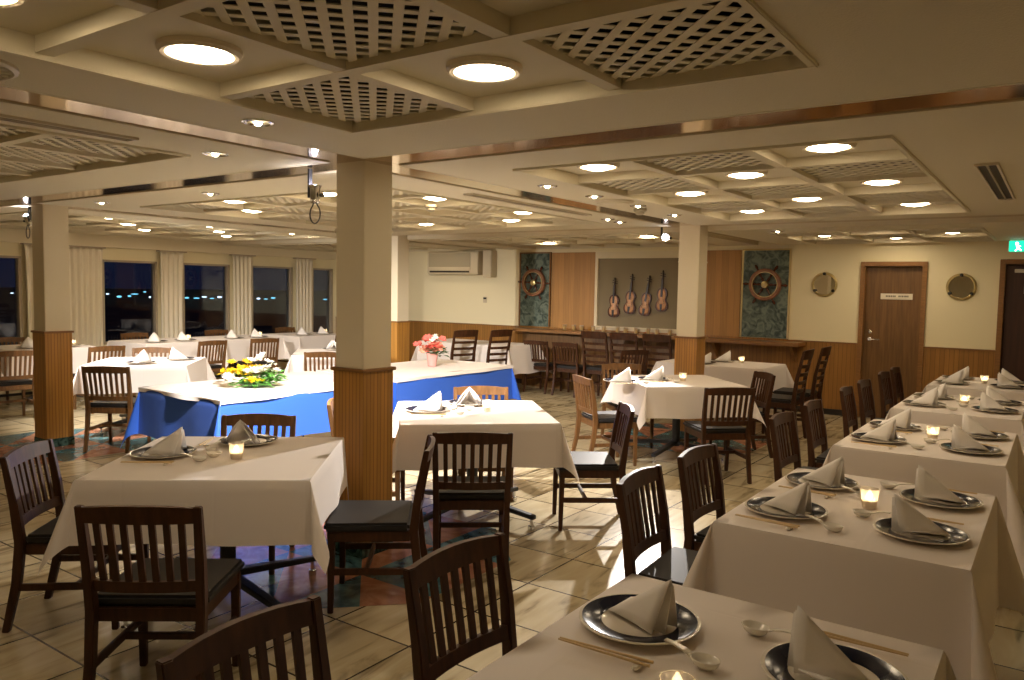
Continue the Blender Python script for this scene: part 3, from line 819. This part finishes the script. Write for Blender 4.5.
def make_ladder_chair():
    t = thing('ladder_back_chair', 'x', 'chair')
    G().prism([(-.20, -.19), (.20, -.19), (.215, .215), (-.215, .215)], .415, .455).build('seat', 'seat', t, bevel=.012, smooth=True)
    G().prism([(-.19, -.19), (.19, -.19), (.20, .20), (-.20, .20)], .36, .415).build('seat_frame', 'chair', t, bevel=.004)
    for s in (-1, 1):
        G().bar((s * .185, .185, 0), (s * .187, .18, .40), .028, .028, .036, .036).build('leg', 'chair', t, bevel=.003)
        sec = [(s * .185, -.265, 0, .03, .03), (s * .188, -.21, .40, .034, .044), (s * .190, -.235, .66, .033, .036), (s * .192, -.30, .965, .028, .024)]
        rings = [[(x - w / 2, y - d / 2, z), (x + w / 2, y - d / 2, z), (x + w / 2, y + d / 2, z), (x - w / 2, y + d / 2, z)] for x, y, z, w, d in sec]
        G().strip(rings).build('leg', 'chair', t, bevel=.003)
    lean = -.20; yb = -.205 + .2 * .46
    g = G(); curved_rail(g, -.195, .195, yb, .03, .875, .970, .018, lean, .008).build('top_rail', 'chair', t, smooth=True)
    for k in range(4):
        z = .52 + .088 * k
        g = G(); curved_rail(g, -.185, .185, yb, .028, z, z + .036, .014, lean).build('back_slat', 'chair', t, smooth=True)
    for s in (-1, 1): G().bar((s * .187, -.235, .20), (s * .186, .185, .20), .018, .032).build('stretcher', 'chair', t, bevel=.003)
    G().bar((-.187, .02, .20), (.187, .02, .20), .018, .028, side=(0, 1, 0)).build('stretcher', 'chair', t, bevel=.003)
    return t
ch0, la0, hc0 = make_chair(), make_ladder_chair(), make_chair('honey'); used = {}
def chair(backx, backy, face, lab, group, kind='s'):
    """(backx, backy): middle of the top rail on the plan; face: heading in degrees the sitter looks"""
    src = dict(s=ch0, l=la0, h=hc0)[kind]; off = .30 if kind == 'l' else .265
    x, y = backx + off * math.cos(D(face)), backy + off * math.sin(D(face)); rz = D(face - 90)
    if kind not in used:
        used[kind] = 1; src.location = (x, y, 0); src.rotation_euler = (0, 0, rz); tag(src, lab, 'chair', group); return src
    return dup(src, (x, y, 0), rz, lab, group)

RN = ['nearest', 'second', 'third', 'fourth', 'farthest']
rowy = [(1.06, 'near', 0), (1.75, 'far', 0), (2.96, 'near', 1), (3.60, 'far', 1), (5.00, 'near', 2), (5.74, 'far', 2), (6.80, 'near', 3), (7.50, 'far', 3), (8.45, 'near', 4), (9.10, 'far', 4)]
for k, (y, s, n) in enumerate(rowy):
    chair(-1.415 - (.05 if k == 0 else 0), y, random.Random(k).uniform(-3, 3), 'dark slat-back chair at the %s aisle seat of the %s table in the door-side row' % (s, RN[n]), 'chairs along the door-side row')
GD = 'chairs at the diagonal tables'
chair(-2.55, 1.42, 127, 'slat-back chair with its back to the camera at the nearest diagonal table', GD)
chair(-3.85, 1.62, 41, 'slat-back chair at the picture edge facing the nearest diagonal table', GD)
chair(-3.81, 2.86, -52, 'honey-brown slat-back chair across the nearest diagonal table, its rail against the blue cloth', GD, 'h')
chair(-2.53, 2.90, 219, 'slat-back chair between the nearest diagonal table and the middle column', GD)
chair(-2.52, 3.24, 129, 'dark slat-back chair with its back to camera at the table behind the middle column', GD)
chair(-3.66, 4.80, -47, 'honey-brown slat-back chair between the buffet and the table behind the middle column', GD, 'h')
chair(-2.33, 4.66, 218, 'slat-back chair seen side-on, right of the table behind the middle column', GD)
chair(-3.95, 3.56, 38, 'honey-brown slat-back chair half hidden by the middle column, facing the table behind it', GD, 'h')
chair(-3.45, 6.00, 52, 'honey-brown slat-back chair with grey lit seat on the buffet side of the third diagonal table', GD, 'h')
chair(-2.15, 6.14, 133, 'slat-back chair with its back to camera at the third diagonal table', GD)
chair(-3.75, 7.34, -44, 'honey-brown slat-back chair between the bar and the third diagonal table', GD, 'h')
chair(-2.30, 7.52, 222, 'slat-back chair between the third diagonal table and the ladder-back chairs', GD)
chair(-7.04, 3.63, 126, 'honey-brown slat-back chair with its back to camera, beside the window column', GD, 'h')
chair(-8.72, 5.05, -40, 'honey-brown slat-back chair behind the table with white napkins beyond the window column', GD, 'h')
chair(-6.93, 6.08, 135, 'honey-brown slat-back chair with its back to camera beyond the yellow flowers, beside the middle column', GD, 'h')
GW = 'chairs at the window tables'
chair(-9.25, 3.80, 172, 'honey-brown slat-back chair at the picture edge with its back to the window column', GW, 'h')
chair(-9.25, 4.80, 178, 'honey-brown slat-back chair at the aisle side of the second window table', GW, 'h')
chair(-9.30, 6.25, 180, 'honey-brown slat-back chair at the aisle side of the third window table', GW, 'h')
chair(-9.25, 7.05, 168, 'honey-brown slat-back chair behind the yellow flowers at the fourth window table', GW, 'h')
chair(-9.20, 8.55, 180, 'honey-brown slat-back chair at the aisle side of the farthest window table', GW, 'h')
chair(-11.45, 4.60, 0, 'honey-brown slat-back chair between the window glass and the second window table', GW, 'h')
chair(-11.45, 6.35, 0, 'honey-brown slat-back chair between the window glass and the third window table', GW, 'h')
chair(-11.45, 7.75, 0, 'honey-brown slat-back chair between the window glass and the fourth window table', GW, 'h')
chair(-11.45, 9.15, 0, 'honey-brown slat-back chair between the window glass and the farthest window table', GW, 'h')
GB = 'chairs along the bar counter'
chair(-6.40, 9.72, 90, 'slat-back chair at the bar counter, nearest the air conditioner', GB)
chair(-5.88, 9.70, 90, 'slat-back chair at the bar counter, second from the air conditioner', GB)
chair(-5.36, 9.62, 88, 'ladder-back chair at the bar counter beside the slat-back chairs', GB, 'l')
chair(-4.92, 9.66, 92, 'ladder-back chair at the bar counter, middle of the three ladder-backs', GB, 'l')
chair(-4.45, 9.72, 90, 'ladder-back chair at the bar counter next to the far cream column', GB, 'l')
chair(-4.50, 9.20, 150, 'slat-back chair standing in front of the last ladder-back chair at the bar', GB)
GL = 'ladder-back chairs at the small tables'
chair(-2.14, 8.45, 182, 'nearer black ladder-back chair beside the table under the wheel panel', GL, 'l')
chair(-2.12, 9.12, 182, 'farther black ladder-back chair beside the table under the wheel panel', GL, 'l')
chair(-6.72, 8.46, 165, 'ladder-back chair behind the pink flowers, nearer the window side', GL, 'l')
chair(-6.46, 8.94, 170, 'ladder-back chair behind the buffet, nearer the bar counter', GL, 'l')

# ------------------------------------------------------------------ tables and cloths
def make_table(w, l):
    t = thing('dining_table', 'x', 'table')
    G().box(-w / 2, -l / 2, .69, w / 2, l / 2, .716).build('tabletop', 'ttop', t, bevel=.004)
    G().tube([(0, 0, .10), (0, 0, .69)], .038, 12).build('column', 'steel', t, smooth=True)
    for k in range(4):
        a = D(45 + 90 * k); d = Vector((math.cos(a), math.sin(a), 0)); R = .47 * min(w, l) + .06
        lg = G().bar((d.x * .03, d.y * .03, .135), (d.x * R, d.y * R, .085), .055, .035, .04, .028, side=(-d.y, d.x, 0)).build('foot', 'steel', t, bevel=.004)
        G().lathe([(.010, .075), (.010, .03), (.022, .026), (.022, 0), (.002, 0)], 12, (d.x * (R - .025), d.y * (R - .025), 0)).build('glide', 'chrome', lg, smooth=True)
    return t
def make_cloth(w, l, h, seed, mat='white', name='tablecloth', flare=.05, bm=22, inner=(), wav=1):
    rnd = random.Random(seed); g = G(); A, B = w / 2, l / 2
    T = [0, .012, .03, .2, .4, .6, .8, 1.0]
    ns = 22
    ph = [rnd.uniform(0, 6.28) for _ in range(8)]; amp = [rnd.uniform(.004, .012) * wav for _ in range(8)]
    def hang(i, s, t):
        """outward distance and drop at fraction s along side i, t down"""
        end = math.sin(PI * s)
        rip = (amp[i] * math.sin(s * 9 + ph[i]) + amp[i + 4] * math.sin(s * 17 + ph[i + 4]) * .6) * end * t
        hh = h * (1 + .03 * wav * math.sin(s * 6 + ph[i]) * end)
        r = .004 * min(1, t / .03)
        return r + flare * hh * t + rip, -hh * t
    n = 12
    # top
    vs = []; N = n + 1
    for i in range(N):
        for j in range(N): vs.append((-A + 2 * A * i / n, -B + 2 * B * j / n, 0))
    g.add(vs, [(i * N + j, (i + 1) * N + j, (i + 1) * N + j + 1, i * N + j + 1) for i in range(n) for j in range(n)])
    sides = [((A, -B), (A, B), (1, 0)), ((A, B), (-A, B), (0, 1)), ((-A, B), (-A, -B), (-1, 0)), ((-A, -B), (A, -B), (0, -1))]
    S = len(T)
    for k, (p, q, nr) in enumerate(sides):
        vs = []
        for a in range(ns + 1):
            s = a / ns
            for t in T:
                o, z = hang(k, s, t)
                vs.append((p[0] + (q[0] - p[0]) * s + nr[0] * o, p[1] + (q[1] - p[1]) * s + nr[1] * o, z))
        g.add(vs, [(a * S + b, a * S + b + 1, (a + 1) * S + b + 1, (a + 1) * S + b) for a in range(ns) for b in range(S - 1)])
    # corner k between side k (end) and side k+1 (start)
    NP = 14
    for k in range(4):
        c = sides[k][1]; n1, n2 = sides[k][2], sides[(k + 1) % 4][2]
        vs = []; skew = rnd.uniform(-14, 14); bmk = D(3 if k in inner else bm + rnd.uniform(-4, 4))
        for a in range(NP + 1):
            phi = PI / 2 * a / NP; rm = 1 / max(math.cos(phi), math.sin(phi)); s2 = max(0, math.sin(2 * phi)) ** .7
            az = D(45 + skew * s2 + 38 * math.cos(2 * phi)); b_ = bmk * s2
            for t in T:
                fl = flare * h * t + .004 * min(1, t / .03)
                hx = fl * math.cos(phi) ** .5 if a < NP else 0; hy = fl * math.sin(phi) ** .5 if a > 0 else 0
                if a == 0: hx, hy = fl, 0
                if a == NP: hx, hy = 0, fl
                r = h * t * rm
                hx += math.sin(b_) * r * math.cos(az); hy += math.sin(b_) * r * math.sin(az)
                vs.append((c[0] + n1[0] * hx + n2[0] * hy, c[1] + n1[1] * hx + n2[1] * hy, -r * math.cos(b_)))
        g.add(vs, [(a * S + b, a * S + b + 1, (a + 1) * S + b + 1, (a + 1) * S + b) for a in range(NP) for b in range(S - 1)])
    return g.build(name, mat, None, smooth='all', merge=True)
TAB = {}
def table(cx, cy, ang, w, l, h, seed, where, group, mat='white', bm=22, inner=()):
    key = (w, l)
    if key not in TAB:
        t = make_table(w, l); TAB[key] = t; t.location = (cx, cy, 0); t.rotation_euler = (0, 0, D(ang)); tag(t, 'pedestal table under the cloth, ' + where, 'table', group)
    else: dup(TAB[key], (cx, cy, 0), D(ang), 'pedestal table under the cloth, ' + where, group)
    c = make_cloth(w + .01, l + .01, h, seed, mat, bm=bm, inner=inner); c.location = (cx, cy, .719); c.rotation_euler = (0, 0, D(ang))
    tag(c, 'white tablecloth draped over ' + where, 'tablecloth', 'white tablecloths')
    return c
TA, TB, TC, TD, TE, TF = (-3.27, 2.27), (-3.22, 4.14), (-2.92, 6.88), (-3.28, 9.0), (-7.89, 4.51), (-7.50, 6.75)
WH = {'A': 'the nearest diagonal table before the middle column', 'B': 'the diagonal table behind the middle column',
      'C': 'the diagonal table before the far column', 'D': 'the table beyond the far column under the wheel panel',
      'E': 'the table just beyond the window column', 'F': 'the table beyond the yellow flowers',
      'AC': 'the long table under the air conditioner'}
TG = 'tables in the middle of the room'
table(*TA, 39, .96, .96, .275, 11, WH['A'], TG, inner=(0,))
table(*TB, 44, .98, .98, .275, 12, WH['B'], TG)
table(*TC, 45, .93, .93, .275, 13, WH['C'], TG)
table(*TD, 0, 1.25, .85, .30, 14, WH['D'], TG)
table(*TE, 46, .98, .98, .275, 15, WH['E'], TG)
table(*TF, 46, .93, .93, .275, 16, WH['F'], TG)
table(-7.35, 9.55, 0, 1.7, .8, .42, 17, WH['AC'], TG)
RY = [(1.47, 1.16), (3.27, 1.10), (5.10, 1.16), (6.92, 1.22), (8.78, 1.22)]
RW = ['the %s table of the door-side row' % RN[k] for k in range(5)]
for k, (y, L) in enumerate(RY):
    table(-.59, y, 0, .80, L, .48, 20 + k, RW[k], 'tables of the door-side row', bm=22)
WY = [(3.35, 1.0), (4.62, 1.0), (6.25, 1.0), (7.50, 1.0), (8.85, 1.0)]
WW = ['the %s window table' % RN[k] for k in range(5)]
for k, (y, L) in enumerate(WY):
    table(-10.55, y, 0, .95, L, .34, 30 + k, WW[k], 'tables along the windows')

# buffet: two long tables with blue cloths and white top cloths
def buffet(y0, y1, lab, seed, inner, x0=-5.96, x1=-4.92):
    cx, cyy, w, l = (x0 + x1) / 2, (y0 + y1) / 2, x1 - x0, y1 - y0
    t = thing('buffet_table', 'long folding table under the blue cloth, ' + lab, 'table', (cx, cyy, 0), 0, 'buffet tables')
    G().box(-w / 2, -l / 2, .68, w / 2, l / 2, .71).build('tabletop', 'ttop', t, bevel=.004)
    for s in (-1, 1):
        yy = s * (l / 2 - .22)
        G().tube([(-w / 2 + .12, yy, .68), (-w / 2 + .08, yy + s * .08, .012), (w / 2 - .08, yy + s * .08, .012), (w / 2 - .12, yy, .68)], .014, 8).build('leg_frame', 'chrome', t, smooth='all')
        G().tube([(-w / 2 + .10, yy + s * .04, .30), (0, yy - s * .3, .67)], .010, 8).build('brace', 'chrome', t, smooth='all')
    c = make_cloth(w + .01, l + .01, .37, seed, 'blue', 'blue_tablecloth', flare=.03, bm=15, inner=inner); c.location = (cx, cyy, .714)
    tag(c, 'bright blue cloth draped over ' + lab, 'tablecloth', 'blue buffet cloths')
    return cx, cyy, w, l
def top_cloth(cx, cyy, w, l, z, seed, lab):
    o = make_cloth(w + .034, l + .02, .034, seed, 'white', 'top_cloth', flare=.02, bm=12, wav=2.2); o.location = (cx, cyy, z)
    tag(o, lab, 'tablecloth', 'white top cloths')
B1 = buffet(3.36, 5.06, 'the buffet half with yellow flowers', 41, (0, 1))
B2 = buffet(5.18, 6.98, 'the buffet half with pink flowers', 42, (2, 3))
top_cloth(*B1, .7175, 43, 'white top cloth under the yellow flowers on the blue buffet')
top_cloth(*B2, .7175, 44, 'white top cloth under the pink vase on the blue buffet')

# ------------------------------------------------------------------ tableware
def make_plate():
    t = thing('dinner_plate', 'x', 'plate')
    G().lathe([(.002, .004), (.085, .004), (.098, .010), (.146, .018), (.150, .018), (.150, .015), (.10, .004), (.085, 0), (.002, 0)], 48).build('dish', 'plate', t, smooth=True)
    G().lathe([(.094, .0095), (.100, .0125), (.142, .0190), (.142, .0178), (.100, .0108), (.094, .0085), (.094, .0095)], 48).build('dark_rim', 'band', t, smooth=True)
    return t
def make_napkin(wing=.05):
    """napkin folded into a standing pyramid; ridge runs from the diner (-y) up to the peak"""
    g = G(); Fp, Ap = Vector((0, -.098, .004)), Vector((.004, .082, .130))
    for s in (-1, 1):
        Lp = Vector((s * wing, .060, .004)); n = 6; vs = []; idx = {}
        for i in range(n + 1):
            for j in range(n + 1 - i):
                a, b = i / n, j / n; c = 1 - a - b
                p = Fp * c + Ap * a + Lp * b + Vector((s * .35, .2, .5)) * (.10 * a * b + .06 * c * b) * .6
                idx[i, j] = len(vs); vs.append(p)
        fs = []
        for i in range(n):
            for j in range(n - i):
                fs.append((idx[i, j], idx[i + 1, j], idx[i, j + 1]))
                if i + j < n - 1: fs.append((idx[i + 1, j], idx[i + 1, j + 1], idx[i, j + 1]))
        g.add(vs, fs)
        # inner fold
        q = [Fp + Vector((0, .03, 0)), Ap + Vector((s * .004, .006, -.014)), Lp + Vector((-s * .02, .025, 0))]
        g.add(q, [(0, 1, 2)])
    if wing < .07: g.add([(-.004, -.095, .004), (-.07, -.075, .022), (-.10, -.015, .034), (-.045, .055, .012), (-.02, -.01, .006)], [(0, 1, 2, 4), (4, 2, 3)])
    if wing < .07: g.add([(-.004, -.088, .003), (-.06, -.085, .006), (-.085, -.03, .010), (-.04, .03, .006)], [(0, 1, 2, 3)])
    o = g.build('napkin', 'napkin', None, smooth=True)
    md = o.modifiers.new('thick', 'SOLIDIFY'); md.thickness = .0035; md.offset = 0
    return o
def make_spoon():
    t = thing('soup_spoon', 'x', 'spoon')
    rings = []
    for sc, z in ((.55, 0), (.8, .006), (1, .020), (.93, .020), (.7, .008), (.05, .004)):
        rings.append([(.026 * sc * math.cos(a), .036 * sc * math.sin(a), z) for a in [2 * PI * k / 16 for k in range(16)]])
    G().strip(rings).build('bowl', 'china', t, smooth='all')
    G().strip([[(-w, y, z), (w, y, z), (w, y, z + .004), (-w, y, z + .004)] for w, y, z in ((.010, .030, .013), (.009, .05, .022), (.008, .075, .028), (.007, .10, .030))]).build('handle', 'china', t, bevel=.001)
    return t
def make_dish():
    return G().lathe([(.018, 0), (.030, .010), (.037, .020), (.034, .020), (.026, .010), (.002, .006)], 20).build('sauce_dish', 'china', None, smooth=True)
def make_stick():
    return G().tube([(0, -.115, .004), (0, .115, .004)], [.0022, .0036], 6).build('chopstick', 'bamboo', None, smooth=True)
def make_rest():
    return G().prism([(-.028, -.008), (.028, -.008), (.032, 0), (.028, .008), (-.028, .008), (-.032, 0)], 0, .007).build('chopstick_rest', 'china', None, bevel=.002)
def make_candle():
    t = thing('candle_holder', 'x', 'candle')
    gl = G().lathe([(.026, 0), (.034, .07), (.036, .075), (.033, .075), (.025, .006), (.002, .006)], 24).build('glass_cup', 'frost', t, smooth=True)
    G().lathe([(.022, .007), (.027, .030), (.002, .032)], 20).build('wax', 'wax', t, smooth=True)
    G().lathe([(.002, .032), (.010, .040), (.011, .048), (.006, .058), (.001, .066)], 12).build('flame', 'flame', t, smooth='all')
    return t
SRC = dict(plate=make_plate(), napkin=make_napkin(), opennap=make_napkin(.095), spoon=make_spoon(), dish=make_dish(), stick=make_stick(), rest=make_rest(), candle=make_candle())
CATS = dict(plate='plate', napkin='napkin', opennap='napkin', spoon='spoon', dish='dish', stick='chopstick', rest='chopstick rest', candle='candle')
GRP = dict(plate='dark-rimmed plates on the tables', napkin='folded napkins on the plates', opennap='folded napkins on the plates', spoon='china spoons', dish='sauce dishes', stick='chopsticks', rest='chopstick rests', candle='table candles')
seen = set()
def put(kind, x, y, z, rz, lab):
    src = SRC[kind]
    if kind not in seen:
        seen.add(kind); src.location = (x, y, z); src.rotation_euler = (0, 0, rz); tag(src, lab, CATS[kind], GRP[kind]); return src
    return dup(src, (x, y, z), rz, lab, GRP[kind])
ZT = .7225
def setting(x, y, head, place, full=True, rz_j=0, spoon=True, nap='opennap'):
    """head: heading from the diner toward the table centre, degrees"""
    a = D(head); f = Vector((math.cos(a), math.sin(a))); r = Vector((math.sin(a), -math.cos(a)))   # r = diner's right
    rz = a - PI / 2
    put('plate', x, y, ZT, rz, 'dark-rimmed plate, ' + place)
    put(nap, x + f.x * .005, y + f.y * .005, ZT + .006, rz + rz_j, 'folded white napkin, ' + place)
    if full:
        for k, nm in ((0, 'inner'), (1, 'outer')):
            p = Vector((x, y)) + r * (.195 + .014 * k)
            put('stick', p.x, p.y, ZT + .0065, rz + D(2 - 3 * k), '%s wooden chopstick, %s' % (nm, place))
        p = Vector((x, y)) + r * .20 + f * .085
        put('rest', p.x, p.y, ZT, rz, 'chopstick rest, ' + place)
    if spoon:
        p = Vector((x, y)) + r * .125 + f * .21
        put('spoon', p.x, p.y, ZT, rz + D(172), 'white soup spoon, ' + place)
for k, (y, L) in enumerate(RY):
    for s, nm in ((-1, 'near'), (1, 'far')):
        if k == 0 and s < 0: continue
        yy = y + s * .27
        full = k < 3
        setting(-.82, yy, random.Random(k).uniform(-4, 4), '%s aisle place, %s door-side table' % (nm, RN[k]), full, D(random.Random(k * 2 + s).uniform(-12, 12)), k < 4, 'napkin')
        setting(-.36, yy, 180 + random.Random(k + 9).uniform(-4, 4), '%s wall place, %s door-side table' % (nm, RN[k]), full, D(random.Random(k * 3 + s).uniform(-12, 12)), k < 4, 'napkin')
    put('candle', -.575, y + (0 if k else -.07), ZT, 0, 'lit candle cup on %s' % RW[k])
def dsetting(c, ang, which, place, dist=.30, lat=0, full=True):
    # which: side of a turned table: 'l' left, 'b' back, 'f' front, 'r' right in table axes
    th = {'r': ang, 'b': ang + 90, 'l': ang + 180, 'f': ang - 90}[which]
    n = Vector((math.cos(D(th)), math.sin(D(th)))); t = Vector((-n.y, n.x))
    p = Vector(c) + n * dist + t * lat
    setting(p.x, p.y, th + 180, place, full, D(random.Random(int(th * 7)).uniform(-10, 10)), full)
for key, c, ang, sides, full in (('A', TA, 39, (('l', .30, .0), ('b', .30, -.02)), True), ('B', TB, 44, (('l', .31, .0), ('b', .30, 0)), True),
                           
                           ('F', TF, 46, (('r', .24, 0), ('b', .26, 0)), False)):
    for wch, ds, lt in sides:
        dsetting(c, ang, wch, '%s side of %s' % ({'l': 'window', 'b': 'far', 'r': 'door', 'f': 'near'}[wch], WH[key]), ds, lt, full)
for x, y, hd, full, place in ((-3.26, 6.36, 45, True, 'window side of ' + WH['C']), (-3.10, 6.73, 25, True, 'far side of ' + WH['C']),
                            (-3.40, 8.74, 20, False, 'near end of ' + WH['D']), (-3.32, 9.16, 25, False, 'far end of ' + WH['D']),
                            (-7.68, 4.32, 130, False, 'near side of ' + WH['E']), (-7.79, 4.83, 215, False, 'far side of ' + WH['E'])):
    setting(x, y, hd, place, full, 0, full)
for key, c, dx, dy in (('A', TA, .10, -.02), ('B', TB, .08, .05), ('C', TC, .06, -.02), ('D', TD, .20, .14)):
    put('candle', c[0] + dx, c[1] + dy, ZT, 0, 'lit candle cup on ' + WH[key])
    put('dish', c[0] + dx - .12, c[1] + dy - .04, ZT, 0, 'white sauce dish on ' + WH[key])
for k, (y, L) in enumerate(WY):
    for s, nm in ((-1, 'near'), (1, 'far')):
        setting(-10.30, y + s * .22, 180, '%s aisle place, %s window table' % (nm, RN[k]), False, D(8 * s), False)
        if s > 0: put('candle', -10.45, y + .36, ZT, 0, 'lit candle cup on ' + WW[k])

# ------------------------------------------------------------------ flowers
def petals(g, c, r, rnd, n=7, flat=.6):
    ax = Vector((rnd.uniform(-.7, .7), rnd.uniform(-.7, .7), 1)).normalized()
    u = ax.cross(Vector((.3, 1, .1))).normalized(); v = ax.cross(u); c = Vector(c)
    for k in range(n):
        a = 2 * PI * k / n + rnd.random(); d = u * math.cos(a) + v * math.sin(a); s = u * -math.sin(a) + v * math.cos(a)
        p = [c, c + d * r * .55 + s * r * .36 + ax * r * .28, c + d * r * 1.05 + ax * r * .42, c + d * r * .55 - s * r * .36 + ax * r * .28]
        g.add(p, [(0, 1, 2), (0, 2, 3)])
    g.ball(c + ax * r * .18, r * .3, 6)
def leaves(g, c, rnd, n, r, L):
    for k in range(n):
        a = rnd.uniform(0, 2 * PI); e = rnd.uniform(-.15, .7); d = Vector((math.cos(a), math.sin(a), e)).normalized(); s = Vector((-math.sin(a), math.cos(a), 0))
        b = Vector(c) + Vector((math.cos(a) * r[0] * rnd.random(), math.sin(a) * r[1] * rnd.random(), rnd.uniform(0, r[2])))
        l = L * rnd.uniform(.6, 1.1); w = l * .2
        g.add([b, b + d * l * .45 + s * w, b + d * l + Vector((0, 0, -.2 * l)), b + d * l * .45 - s * w], [(0, 1, 2), (0, 2, 3)])
rnd = random.Random(21)
o = thing('flower_arrangement', 'low arrangement of yellow and white flowers on the blue buffet', 'flowers', (-5.36, 3.98, .722), D(38))
G().lathe([(.002, 0), (.10, 0), (.13, .03), (.12, .03), (.09, .01), (.002, .01)], 24).build('tray', 'bowl', o, smooth=True)
g = G(); leaves(g, (0, 0, .02), rnd, 110, (.15, .10, .07), .085)
leaves(g, (.15, 0, .03), rnd, 80, (.06, .10, .09), .085)
leaves(g, (0, -.10, .01), rnd, 60, (.16, .03, .04), .07)
g.build('foliage', 'leaf', o, fixn=False)
def fl(n, cx, cyy, cz, sx, syy, sz, r, mat, pn):
    for k in range(n):
        g = G(); petals(g, (0, 0, 0), r * rnd.uniform(.8, 1.15), rnd, pn)
        p = (cx + rnd.gauss(0, sx), cyy + rnd.gauss(0, syy), cz + abs(rnd.gauss(0, sz)))
        b = g.build('blossom', mat, o, fixn=False); b.location = p
fl(30, -.10, -.03, .09, .065, .05, .05, .042, 'yellow', 6)
fl(22, .05, -.03, .11, .055, .05, .05, .045, 'wflow', 9)
fl(10, -.16, -.10, .05, .03, .02, .02, .040, 'wflow', 9)
fl(9, .04, -.13, .05, .05, .02, .02, .032, 'yellow', 6)
fl(7, .17, -.02, .10, .03, .05, .03, .028, 'wflow', 6)
o = thing('flower_vase', 'pink vase of coral flowers on the far half of the blue buffet', 'flowers', (-5.42, 6.25, .722))
G().lathe([(.002, 0), (.045, 0), (.05, .05), (.06, .12), (.066, .14), (.060, .14), (.05, .10), (.04, .01), (.002, .01)], 20).build('vase', 'vase', o, smooth=True)
g = G(); leaves(g, (.05, .03, .12), rnd, 60, (.08, .08, .08), .10); g.build('foliage', 'dleaf', o, fixn=False)
fl(34, -.02, 0, .16, .06, .06, .05, .055, 'pink', 9)
fl(20, .02, -.04, .15, .07, .06, .05, .045, 'peach', 9)
fl(4, .02, 0, .27, .03, .03, .02, .04, 'wflow', 8)

# ------------------------------------------------------------------ clamp spotlights at the columns
def spotlight(x, y, z, lab, tilt=0, head=0, flip=1, loop=True, br=.020):
    o = thing('clamp_spotlight', lab, 'spotlight', (x, y, z))
    rot = Matrix.Rotation(D(head), 4, 'Z') @ Matrix.Rotation(D(tilt), 4, 'X')
    def T(g): g.v = [tuple(rot @ Vector(p)) for p in g.v]; return g
    T(G().lathe([(.024, -.065), (.030, -.058), (.030, .02), (.040, .04), (.037, .04), (.027, .02), (.024, -.01), (.002, -.01)], 20)).build('lamp_can', 'chrome', o, smooth=True)
    T(G().ball((0, 0, .026), br, 10)).build('bulb', 'spotl', o, smooth='all')
    G().bar((-.045 * flip, 0, -.03), (-.045 * flip, 0, ZC - z), .012, .026).build('bracket_arm', 'steel', o)
    G().tube([(-.055 * flip, 0, -.02), (.06 * flip, 0, -.02)], .005, 8).build('pivot_bolt', 'chrome', o)
    G().lathe([(.012, -.010), (.012, .010)], 10, (.06 * flip, 0, -.02), 'x').build('clamp_knob', 'black', o)
    if loop:
        pts = [(-.012, 0, -.06)]
        for d in range(150, -151, -20):
            a = D(d); pts.append((-.052 * math.sin(a), .006 * math.sin(a), -.128 - .055 * math.cos(a)))
        pts.append((.012, 0, -.06))
        G().tube(pts, .004, 8).build('cable', 'black', o, smooth='all')
    return o
spotlight(-3.64, 3.13, 2.10, 'chrome clamp spotlight with cable loop beside the middle column')
spotlight(-8.00, 3.42, 2.13, 'chrome clamp spotlight with cable loop beside the window column', 30, 20, -1)
spotlight(-3.50, 7.80, 2.14, 'chrome clamp spotlight beside the far column near the violins', 100, 25, 1, False, .012)

# ------------------------------------------------------------------ lights
def spot(name, loc, target, energy, size=100, blend=.6, rad=.04, col=(1, .93, .86)):
    l = bpy.data.lights.new(name, 'SPOT'); l.energy = energy; l.spot_size = D(size); l.spot_blend = blend; l.shadow_soft_size = rad; l.color = col
    o = bpy.data.objects.new(name, l); COL.objects.link(o); o.location = loc
    o.rotation_euler = (Vector(target) - Vector(loc)).to_track_quat('-Z', 'Y').to_euler(); return o
spot('spot_middle_column', (-3.62, 3.20, 2.10), (-4.8, 4.8, .2), 900, 92, .5)
spot('spot_window_column', (-7.98, 3.46, 2.10), (-8.3, 5.4, .4), 800, 104)
spot('spot_far_column', (-3.50, 7.66, 2.12), (-3.34, 4.7, .2), 1050, 62, .75, .03)

wd = bpy.data.worlds.new('night'); SC.world = wd; wd.use_nodes = True
bg = wd.node_tree.nodes['Background']; bg.inputs['Color'].default_value = (.012, .018, .050, 1); bg.inputs['Strength'].default_value = .5

vs = SC.view_settings
vs.view_transform = 'Standard'; vs.look = 'None'; vs.exposure = 0; vs.gamma = 1; vs.use_curve_mapping = False
SC.cycles.use_denoising = True
SC.cycles.max_bounces = 10; SC.cycles.diffuse_bounces = 6; SC.cycles.transparent_max_bounces = 12
SC.cycles.sample_clamp_indirect = 6
SC.cycles.use_light_tree = True
